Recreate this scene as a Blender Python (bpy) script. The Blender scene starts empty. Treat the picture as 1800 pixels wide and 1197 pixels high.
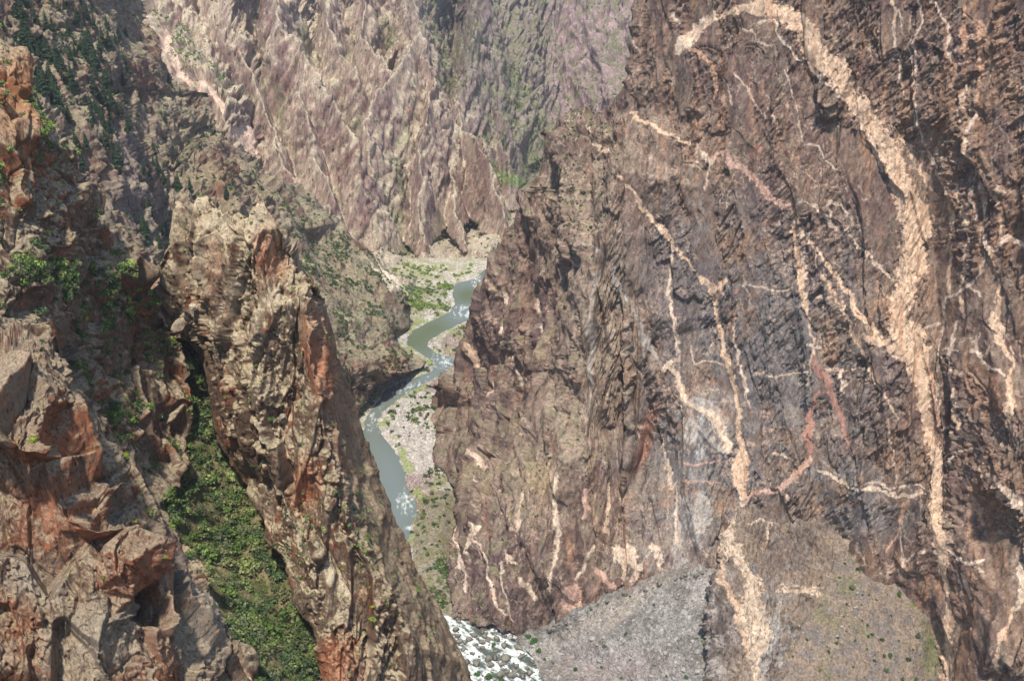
import bpy, math, random, time
import numpy as np
from concurrent.futures import ThreadPoolExecutor
from mathutils.geometry import delaunay_2d_cdt
from mathutils import Vector
T0 = time.time()
f32 = np.float32
scene = bpy.context.scene
COL = scene.collection
Q = 1.0            # mesh spacing multiplier (bigger = coarser)

# ------------------------------------------------------------------ camera, sky, sun, exposure
TH = math.radians(26.0)
FPX = 1930.0
cam_data = bpy.data.cameras.new('camera')
cam = bpy.data.objects.new('camera', cam_data)
COL.objects.link(cam)
cam.location = (0, 0, 0)
cam.rotation_euler = (math.radians(90) - TH, 0, 0)
cam_data.sensor_width = 36.0
cam_data.lens = 36.0 * FPX / 1800.0
cam_data.clip_start = 1.0
cam_data.clip_end = 20000.0
scene.camera = cam

SUN = np.array([-0.08, -0.36, 0.92]); SUN = SUN / np.linalg.norm(SUN)
sun_el = math.asin(SUN[2]); sun_rot = math.atan2(SUN[0], SUN[1])
world = bpy.data.worlds.new('World'); scene.world = world
world.use_nodes = True
wn = world.node_tree.nodes; wl = world.node_tree.links
wn.clear()
sky = wn.new('ShaderNodeTexSky'); sky.sky_type = 'NISHITA'; sky.sun_disc = False
sky.sun_elevation = sun_el; sky.sun_rotation = sun_rot
sky.altitude = 2400; sky.air_density = 1.0; sky.dust_density = 2.5; sky.ozone_density = 0.6
bg = wn.new('ShaderNodeBackground'); bg.inputs['Strength'].default_value = 0.135
out = wn.new('ShaderNodeOutputWorld')
wl.new(sky.outputs[0], bg.inputs['Color']); wl.new(bg.outputs[0], out.inputs['Surface'])
sl = bpy.data.lights.new('sun', 'SUN'); sl.energy = 3.7; sl.angle = math.radians(3.5); sl.color = (1.0, 0.955, 0.89)
so = bpy.data.objects.new('sun', sl); COL.objects.link(so)
so.rotation_euler = Vector(SUN.tolist()).to_track_quat('Z', 'Y').to_euler()
scene.view_settings.view_transform = 'Standard'; scene.view_settings.look = 'None'
scene.view_settings.exposure = 0.8; scene.view_settings.gamma = 1.0
scene.cycles.max_bounces = 5; scene.cycles.diffuse_bounces = 3; scene.cycles.transparent_max_bounces = 6
scene.cycles.volume_bounces = 0

# ------------------------------------------------------------------ noise in world space
POOL = ThreadPoolExecutor(4)
def par(fn, n, *arrs):
    """run fn on chunks of the arrays in threads"""
    k = max(1, min(64, n // 40000))
    idx = np.linspace(0, n, k + 1).astype(int)
    res = list(POOL.map(lambda i: fn(*[a[idx[i]:idx[i+1]] for a in arrs]), range(k)))
    if isinstance(res[0], tuple):
        return tuple(np.concatenate([r[j] for r in res]) for j in range(len(res[0])))
    return np.concatenate(res)
U = np.uint32
def hsh(ix, iy, iz, seed):
    with np.errstate(over='ignore'):
        n = ix.astype(U) * U(374761393) + iy.astype(U) * U(668265263) + iz.astype(U) * U(2246822519) + U((seed * 3266489917 + 12345) & 0xffffffff)
        n ^= n >> U(13); n *= U(1274126177); n ^= n >> U(16)
        n *= U(2654435761); n ^= n >> U(15)
    return n
_rs = np.random.RandomState(7)
_g = _rs.normal(size=(256, 3)); _g /= np.linalg.norm(_g, axis=1)[:, None]; _g = (_g * 1.6).astype(f32)
def _perlin(P, seed):
    i = np.floor(P).astype(np.int32); f = (P - i).astype(f32)
    u = f * f * f * (f * (f * 6 - 15) + 10)
    r = None
    for dx in (0, 1):
        wx = u[:, 0] if dx else 1 - u[:, 0]
        for dy in (0, 1):
            wy = wx * (u[:, 1] if dy else 1 - u[:, 1])
            for dz in (0, 1):
                w = wy * (u[:, 2] if dz else 1 - u[:, 2])
                g = _g[hsh(i[:, 0] + dx, i[:, 1] + dy, i[:, 2] + dz, seed) & U(255)]
                d = g[:, 0] * (f[:, 0] - dx) + g[:, 1] * (f[:, 1] - dy) + g[:, 2] * (f[:, 2] - dz)
                r = w * d if r is None else r + w * d
    return r
def perlin(P, seed=0):
    P = np.ascontiguousarray(P, dtype=f32)
    return par(lambda p: _perlin(p, seed), len(P), P)
def fbm(P, scale, octs=4, seed=0, gain=0.5, ridged=False):
    """P metres, scale = metres per feature"""
    r = np.zeros(len(P), f32); a = 1.0; s = 1.0 / scale; tot = 0
    for o in range(octs):
        n = perlin(P * f32(s) + f32(17.3 * o), seed + o)
        if ridged: n = 1 - 2.2 * np.abs(n)
        r += f32(a) * n; tot += a; a *= gain; s *= 2.03
    return r / tot
def _cells(P, seed):
    b = np.floor(P - 0.5).astype(np.int32)
    n = len(P); F1 = np.full(n, 9, f32); F2 = np.full(n, 9, f32)
    h1 = np.zeros(n, U); h2 = np.zeros(n, U); C1 = np.zeros((n, 3), f32); C2 = np.zeros((n, 3), f32)
    for dx in (0, 1):
        for dy in (0, 1):
            for dz in (0, 1):
                ix, iy, iz = b[:, 0] + dx, b[:, 1] + dy, b[:, 2] + dz
                h = hsh(ix, iy, iz, seed)
                c = np.stack([ix + 0.5 + ((h & U(1023)).astype(f32) / 1023 - 0.5) * 0.85,
                              iy + 0.5 + (((h >> U(10)) & U(1023)).astype(f32) / 1023 - 0.5) * 0.85,
                              iz + 0.5 + (((h >> U(20)) & U(1023)).astype(f32) / 1023 - 0.5) * 0.85], 1)
                e = (P - c).astype(f32); d = np.sqrt((e * e).sum(1))
                m = d < F1; m2 = (~m) & (d < F2); mm = m[:, None]
                F2 = np.where(m, F1, np.where(m2, d, F2)); h2 = np.where(m, h1, np.where(m2, h, h2))
                C2 = np.where(mm, C1, np.where(m2[:, None], e, C2))
                F1 = np.where(m, d, F1); h1 = np.where(m, h, h1); C1 = np.where(mm, e, C1)
    return F1, F2, h1, C1, h2, C2
def cells(P, seed=0):
    P = np.ascontiguousarray(P, dtype=f32)
    return par(lambda p: _cells(p, seed), len(P), P)
def rnd(h, k):
    with np.errstate(over='ignore'):
        n = (h ^ U(k * 7919 + 13)) * U(2246822519); n ^= n >> U(15); n *= U(3266489917); n ^= n >> U(13)
    return (n & U(65535)).astype(f32) / 65535
def frame(P, dip, stretch):
    """coordinates in a frame whose long axis (foliation) leans: dip=(lean_x, lean_y), stretch = how long cells are along it"""
    x = P[:, 0] - dip[0] * P[:, 2]; y = P[:, 1] - dip[1] * P[:, 2]
    return np.stack([x, y / (0.35 + 0.65 * stretch), P[:, 2] / stretch], 1).astype(f32)
def crag(P, size, seed, dip=(0, 0), stretch=2.0, tilt=0.9, warp=0.25, crack=0.25, cw=0.05):
    """faceted blocks: each cell a tilted plane with its own offset; returns displacement (in cell sizes), cell id, crack mask"""
    W = frame(P, dip, stretch) / f32(size)
    w = np.stack([perlin(W * 1.7 + 5, seed + 1), perlin(W * 1.7 + 31, seed + 2), perlin(W * 1.7 + 77, seed + 3)], 1)
    F1, F2, h, C, hb, Cb = cells(W + w * f32(warp * 1.5), seed)
    def plane(h, C):
        g = np.stack([rnd(h, 1), rnd(h, 2), rnd(h, 3)], 1) - 0.5
        return (rnd(h, 4) - 0.5) * 0.9 + (g * C).sum(1) * tilt * 1.6
    e = F2 - F1; t = 0.5 * (1 - sm(0, 0.08, e))
    d = plane(h, C) * (1 - t) + plane(hb, Cb) * t
    ck = np.clip(1 - e / cw, 0, 1)
    return d - ck * crack, h, ck
def sm(a, b, x):
    t = np.clip((x - a) / (b - a), 0, 1); return t * t * (3 - 2 * t)
def lin(r, g, b):
    c = np.array([r, g, b], float) / 255
    return np.where(c <= 0.04045, c / 12.92, ((c + 0.055) / 1.055) ** 2.4).astype(f32)
def mix(a, b, t):
    return a + (b - a) * t[:, None]

# ------------------------------------------------------------------ pixel <-> world
ct, st_ = math.cos(TH), math.sin(TH)
RIV = -520.0
def rays(px, py):
    dx = (np.asarray(px, float) - 900) / FPX; dy = (598.5 - np.asarray(py, float)) / FPX
    return np.stack([dx, ct + dy * st_, -st_ + dy * ct], -1)
def tval(px, py, d):
    r = rays(px, py)
    return d / r[1] if d > 0 else d / r[2]
def pt(px, py, d):
    r = rays(px, py); return r * tval(px, py, d)
def proj(P):
    x, y, z = P[..., 0], P[..., 1], P[..., 2]
    f = y * ct - z * st_; u = y * st_ + z * ct
    return 900 + x / f * FPX, 598.5 - u / f * FPX

# ------------------------------------------------------------------ meshes
def grid_faces(nr, nc):
    a = np.arange(nr * nc, dtype=np.int32).reshape(nr, nc)
    return np.stack([a[:-1, :-1], a[1:, :-1], a[1:, 1:], a[:-1, 1:]], -1).reshape(-1, 4)
def mk_mesh(name, V, F, col=None, mat=None, smooth=False):
    me = bpy.data.meshes.new(name)
    V = np.ascontiguousarray(V, f32); F = np.ascontiguousarray(F, np.int32); k = F.shape[1]
    me.vertices.add(len(V)); me.vertices.foreach_set('co', V.ravel())
    me.loops.add(F.size); me.loops.foreach_set('vertex_index', F.ravel())
    me.polygons.add(len(F)); me.polygons.foreach_set('loop_start', np.arange(len(F), dtype=np.int32) * k)
    me.polygons.foreach_set('loop_total', np.full(len(F), k, np.int32))
    if smooth: me.polygons.foreach_set('use_smooth', np.ones(len(F), bool))
    me.update(calc_edges=True)
    if col is not None:
        a = me.color_attributes.new('Col', 'FLOAT_COLOR', 'POINT')
        if col.shape[1] == 3: col = np.concatenate([col, np.ones((len(col), 1), f32)], 1)
        a.data.foreach_set('color', np.ascontiguousarray(col, f32).ravel())
    if mat: me.materials.append(mat)
    return me
def link(name, me, parent=None, label=None, cat=None, group=None, kind=None, loc=None):
    o = bpy.data.objects.new(name, me); COL.objects.link(o)
    if parent: o.parent = parent
    if label: o['label'] = label
    if cat: o['category'] = cat
    if group: o['group'] = group
    if kind: o['kind'] = kind
    if loc is not None: o.location = loc
    return o

# ------------------------------------------------------------------ materials (procedural; 'Col' holds the rock's colour, with some painted shade)
def rock_mat(name, fine=1.2, bump=0.5, rough=0.92, streak=3.0, var=0.35, spec=0.15, lean=0.0, pit_shade=0.30):
    m = bpy.data.materials.new(name); m.use_nodes = True
    n, l = m.node_tree.nodes, m.node_tree.links
    b = n['Principled BSDF']; b.inputs['Roughness'].default_value = rough
    b.inputs['Specular IOR Level'].default_value = spec
    at = n.new('ShaderNodeAttribute'); at.attribute_name = 'Col'
    tc = n.new('ShaderNodeTexCoord')
    mp = n.new('ShaderNodeMapping'); mp.inputs['Scale'].default_value = (1, 1, 1 / streak); mp.inputs['Rotation'].default_value = (0, lean, 0)
    l.new(tc.outputs['Object'], mp.inputs['Vector'])
    def noise(scale, det, rg, src, lo, hi, f0=0.3, f1=0.7):
        q = n.new('ShaderNodeTexNoise'); q.inputs['Scale'].default_value = scale; q.inputs['Detail'].default_value = det; q.inputs['Roughness'].default_value = rg
        l.new(src, q.inputs['Vector'])
        r = n.new('ShaderNodeMapRange'); r.inputs['From Min'].default_value = f0; r.inputs['From Max'].default_value = f1
        r.inputs['To Min'].default_value = lo; r.inputs['To Max'].default_value = hi
        l.new(q.outputs['Fac'], r.inputs['Value']); return q, r
    q1, r1 = noise(1 / (fine * 3), 7, 0.72, mp.outputs[0], 1 - var, 1 + var)
    q2, r2 = noise(1 / fine, 4, 0.75, tc.outputs['Object'], 1 - var * 0.8, 1 + var * 0.8)
    q3, r3 = noise(1 / (fine * 1.6), 3, 0.6, mp.outputs[0], 1.0, pit_shade, 0.57, 0.68)      # dark flecks painted in as the shade of pits and cracks
    a = n.new('ShaderNodeMath'); a.operation = 'MULTIPLY'; l.new(r1.outputs[0], a.inputs[0]); l.new(r2.outputs[0], a.inputs[1])
    a2 = n.new('ShaderNodeMath'); a2.operation = 'MULTIPLY'; l.new(a.outputs[0], a2.inputs[0]); l.new(r3.outputs[0], a2.inputs[1])
    mu = n.new('ShaderNodeVectorMath'); mu.operation = 'SCALE'
    l.new(at.outputs['Color'], mu.inputs[0]); l.new(a2.outputs[0], mu.inputs['Scale'])
    l.new(mu.outputs[0], b.inputs['Base Color'])
    bp = n.new('ShaderNodeBump'); bp.inputs['Strength'].default_value = bump; bp.inputs['Distance'].default_value = fine * 1.6
    l.new(q1.outputs['Fac'], bp.inputs['Height'])
    bq = n.new('ShaderNodeBump'); bq.inputs['Strength'].default_value = bump; bq.inputs['Distance'].default_value = fine * 0.6
    l.new(q2.outputs['Fac'], bq.inputs['Height']); l.new(bp.outputs[0], bq.inputs['Normal']); l.new(bq.outputs[0], b.inputs['Normal'])
    return m
def leaf_mat(name):
    m = bpy.data.materials.new(name); m.use_nodes = True
    n, l = m.node_tree.nodes, m.node_tree.links
    b = n['Principled BSDF']; b.inputs['Roughness'].default_value = 0.75; b.inputs['Specular IOR Level'].default_value = 0.2
    at = n.new('ShaderNodeAttribute'); at.attribute_name = 'Col'
    tc = n.new('ShaderNodeTexCoord'); nz = n.new('ShaderNodeTexNoise'); nz.inputs['Scale'].default_value = 2.0
    l.new(tc.outputs['Object'], nz.inputs['Vector'])
    mr = n.new('ShaderNodeMapRange'); mr.inputs['To Min'].default_value = 0.75; mr.inputs['To Max'].default_value = 1.25
    l.new(nz.outputs['Fac'], mr.inputs['Value'])
    mu = n.new('ShaderNodeVectorMath'); mu.operation = 'SCALE'
    l.new(at.outputs['Color'], mu.inputs[0]); l.new(mr.outputs[0], mu.inputs['Scale'])
    l.new(mu.outputs[0], b.inputs['Base Color'])
    tr = n.new('ShaderNodeBsdfTranslucent'); l.new(mu.outputs[0], tr.inputs['Color'])
    mx = n.new('ShaderNodeMixShader'); mx.inputs[0].default_value = 0.3
    l.new(b.outputs[0], mx.inputs[1]); l.new(tr.outputs[0], mx.inputs[2])
    l.new(mx.outputs[0], n['Material Output'].inputs['Surface'])
    return m
M_FAR = rock_mat('far_rock', fine=1.5, bump=0.9, streak=2.6, var=0.42, lean=-0.4)
M_WALL = rock_mat('wall_rock', fine=0.95, bump=0.7, streak=3.5, pit_shade=0.42, var=0.36, lean=-0.35)
M_MID = rock_mat('near_rock', fine=0.5, bump=0.6, streak=2.5, var=0.35)
M_NEAR = rock_mat('nearest_rock', fine=0.25, bump=0.6, streak=2.5, var=0.3)
M_TALUS = rock_mat('talus_gravel', fine=0.9, bump=0.9, streak=1.0, var=0.5)
M_LEAF = leaf_mat('leaves')

# ------------------------------------------------------------------ triangulated relief from traced ridge and gully lines
def cdt_field(ctrl, qx, qy, val=None):
    """ctrl: list of polylines of (px,py,depth). Returns 1/t interpolated at the query points (planar facets stay planar)."""
    vs, es, vals = [], [], []
    for line in ctrl:
        base = len(vs)
        for k, (x, y, d) in enumerate(line):
            vs.append(Vector((x + 0.013 * k, y + 0.007 * len(vs) % 0.05))); vals.append(1.0 / tval(x, y, d) if val is None else d)
            if k: es.append((base + k - 1, base + k))
    ov, oe, of, ovo, oeo, ofo = delaunay_2d_cdt(vs, es, [], 0, 0.001)
    V = np.array([(v.x, v.y) for v in ov])
    W = np.zeros(len(V))
    for i, orig in enumerate(ovo):
        if orig: W[i] = vals[orig[0]]
        else:   # an intersection of two lines: nearest control value
            dd = [(v.x - V[i, 0]) ** 2 + (v.y - V[i, 1]) ** 2 for v in vs]
            a = np.argsort(dd)[:3]; ww = np.array([1 / (dd[j] + 1) for j in a]); W[i] = (ww * [vals[j] for j in a]).sum() / ww.sum()
    r = np.zeros(len(qx)); done = np.zeros(len(qx), bool)
    for tri in of:
        a, b, c = tri[0], tri[1], tri[2]
        (x1, y1), (x2, y2), (x3, y3) = V[a], V[b], V[c]
        det = (y2 - y3) * (x1 - x3) + (x3 - x2) * (y1 - y3)
        if abs(det) < 1e-9: continue
        m = (qx >= min(x1, x2, x3)) & (qx <= max(x1, x2, x3)) & (qy >= min(y1, y2, y3)) & (qy <= max(y1, y2, y3))
        j = np.nonzero(m)[0]
        if not len(j): continue
        l1 = ((y2 - y3) * (qx[j] - x3) + (x3 - x2) * (qy[j] - y3)) / det
        l2 = ((y3 - y1) * (qx[j] - x3) + (x1 - x3) * (qy[j] - y3)) / det
        l3 = 1 - l1 - l2
        ok = (l1 > -1e-6) & (l2 > -1e-6) & (l3 > -1e-6)
        j = j[ok]; r[j] = l1[ok] * W[a] + l2[ok] * W[b] + l3[ok] * W[c]; done[j] = True
    if (~done).any():
        j = np.nonzero(~done)[0]
        for s in range(0, len(j), 20000):
            jj = j[s:s + 20000]
            d2 = (qx[jj][:, None] - V[None, :, 0]) ** 2 + (qy[jj][:, None] - V[None, :, 1]) ** 2
            w = 1 / (d2 + 4) ** 2; r[jj] = (w * W).sum(1) / w.sum(1)
    return r
def blur(A, k):
    for _ in range(k):
        A[1:-1] = (A[:-2] + 2 * A[1:-1] + A[2:]) / 4
        A[:, 1:-1] = (A[:, :-2] + 2 * A[:, 1:-1] + A[:, 2:]) / 4
    return A
def coarse(A, k):
    """heavily smoothed copy of a grid (down, blur, up)"""
    nr, nc = A.shape[:2]
    ri = np.unique(np.append(np.arange(0, nr, k), nr - 1)); ci = np.unique(np.append(np.arange(0, nc, k), nc - 1))
    C = blur(blur(A.copy(), 2)[np.ix_(ri, ci)].copy(), 3)
    fr = np.interp(np.arange(nr), ri, np.arange(len(ri))); fc = np.interp(np.arange(nc), ci, np.arange(len(ci)))
    r0 = np.minimum(fr.astype(int), len(ri) - 2); c0 = np.minimum(fc.astype(int), len(ci) - 2)
    wr = (fr - r0)[:, None, None]; wc = (fc - c0)[None, :, None]
    X = C[r0] * (1 - wr) + C[r0 + 1] * wr
    return X[:, c0] * (1 - wc) + X[:, c0 + 1] * wc
def grid_normals(P):
    du = np.empty_like(P); dv = np.empty_like(P)
    du[:, 1:-1] = P[:, 2:] - P[:, :-2]; du[:, 0] = P[:, 1] - P[:, 0]; du[:, -1] = P[:, -1] - P[:, -2]
    dv[1:-1] = P[2:] - P[:-2]; dv[0] = P[1] - P[0]; dv[-1] = P[-1] - P[-2]
    n = np.cross(dv, du); n /= np.linalg.norm(n, axis=-1, keepdims=True) + 1e-12
    return n
class Sheet: pass
def sheet(name, T, B, L, R, ctrl, step, smooth, disp, colour, mat, wrap=(0, 0, 0), tri_top=None, top_fade=60, label='', cat='cliff', pre=None):
    """a landform: rows between two traced edges, depth from ridge/gully lines, then craggy displacement in world space.
    wrap = metres the surface turns away behind its left, right and top edges"""
    t0 = time.time()
    step = step * Q
    ys = np.arange(T, B + step, step)
    Lx = np.interp(ys, [p[1] for p in L], [p[0] for p in L]); Rx = np.interp(ys, [p[1] for p in R], [p[0] for p in R])
    nc = int(np.max(Rx - Lx) / step) + 1; nr = len(ys)
    u = np.linspace(0, 1, nc)
    px = Lx[:, None] * (1 - u) + Rx[:, None] * u
    py = np.repeat(ys[:, None], nc, 1)
    if tri_top:
        off = np.interp(px, [p[0] for p in tri_top], [p[1] for p in tri_top])
        py = py + off * np.clip(1 - (py - T) / top_fade, 0, 1)
    it = cdt_field(ctrl, px.ravel(), py.ravel()).reshape(nr, nc)
    it = blur(it, smooth)
    if pre is not None: it = pre(it, px, py)
    P = rays(px, py) / it[..., None]
    # fold the edges away from the viewer
    kw = 14
    def fold(E, inward, W):          # E (n,3) edge points, inward (n,3) unit direction
        E0 = E; vd = E0 / np.linalg.norm(E0, axis=1, keepdims=True)
        out = []
        for k in range(1, kw + 1):
            a = (k / kw) ** 1.3 * math.pi / 2
            out.append(E0 + vd * (W * math.sin(a)) + inward * (W * 0.9 * (1 - math.cos(a))))
        return out
    cols = [P[:, j] for j in range(nc)]
    pxs = [px[:, j] for j in range(nc)]; pys = [py[:, j] for j in range(nc)]
    pad = [0, 0, 0]
    if wrap[0]:
        f = fold(P[:, 0], np.tile([1.0, 0, -0.5], (nr, 1)), wrap[0]); cols = f[::-1] + cols; pxs = [px[:, 0]] * kw + pxs; pys = [py[:, 0]] * kw + pys; pad[0] = kw
    if wrap[1]:
        f = fold(P[:, -1], np.tile([-1.0, 0, -0.5], (nr, 1)), wrap[1]); cols = cols + f; pxs = pxs + [px[:, -1]] * kw; pys = pys + [py[:, -1]] * kw; pad[1] = kw
    P = np.stack(cols, 1); px = np.stack(pxs, 1); py = np.stack(pys, 1)
    if wrap[2]:
        f = fold(P[0], np.tile([0, 0, -1.0], (P.shape[1], 1)), wrap[2])
        P = np.concatenate([np.stack(f[::-1], 0), P], 0)
        px = np.concatenate([np.repeat(px[:1], kw, 0), px], 0); py = np.concatenate([np.repeat(py[:1], kw, 0), py], 0); pad[2] = kw
    N = coarse(grid_normals(P), 24); N /= np.linalg.norm(N, axis=-1, keepdims=True) + 1e-9
    nr, nc = P.shape[:2]
    S = Sheet(); S.px = px.ravel(); S.py = py.ravel(); S.P0 = P.reshape(-1, 3).astype(f32); S.N0 = N.reshape(-1, 3).astype(f32)
    S.shape = (nr, nc); S.aux = {}
    S.P = blur(disp(S).reshape(nr, nc, 3).astype(f32), 1 if mat.name.startswith('near') else 0).reshape(-1, 3)
    S.N = grid_normals(S.P.reshape(nr, nc, 3)).reshape(-1, 3).astype(f32)
    Ns = grid_normals(blur(S.P.reshape(nr, nc, 3).copy(), 3)).reshape(-1, 3).astype(f32); S.Ns = Ns
    col = np.clip(colour(S), 0.004, 0.85)
    me = mk_mesh(name, S.P, grid_faces(nr, nc), col, mat)
    S.obj = link(name, me, label=label, cat=cat, kind='structure')
    S.front = np.zeros((nr, nc), bool); S.front[pad[2]:, pad[0]:nc - pad[1]] = True; S.front = S.front.ravel()
    print('%-18s %8d verts  %.1fs' % (name, len(S.P), time.time() - t0))
    return S
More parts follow.
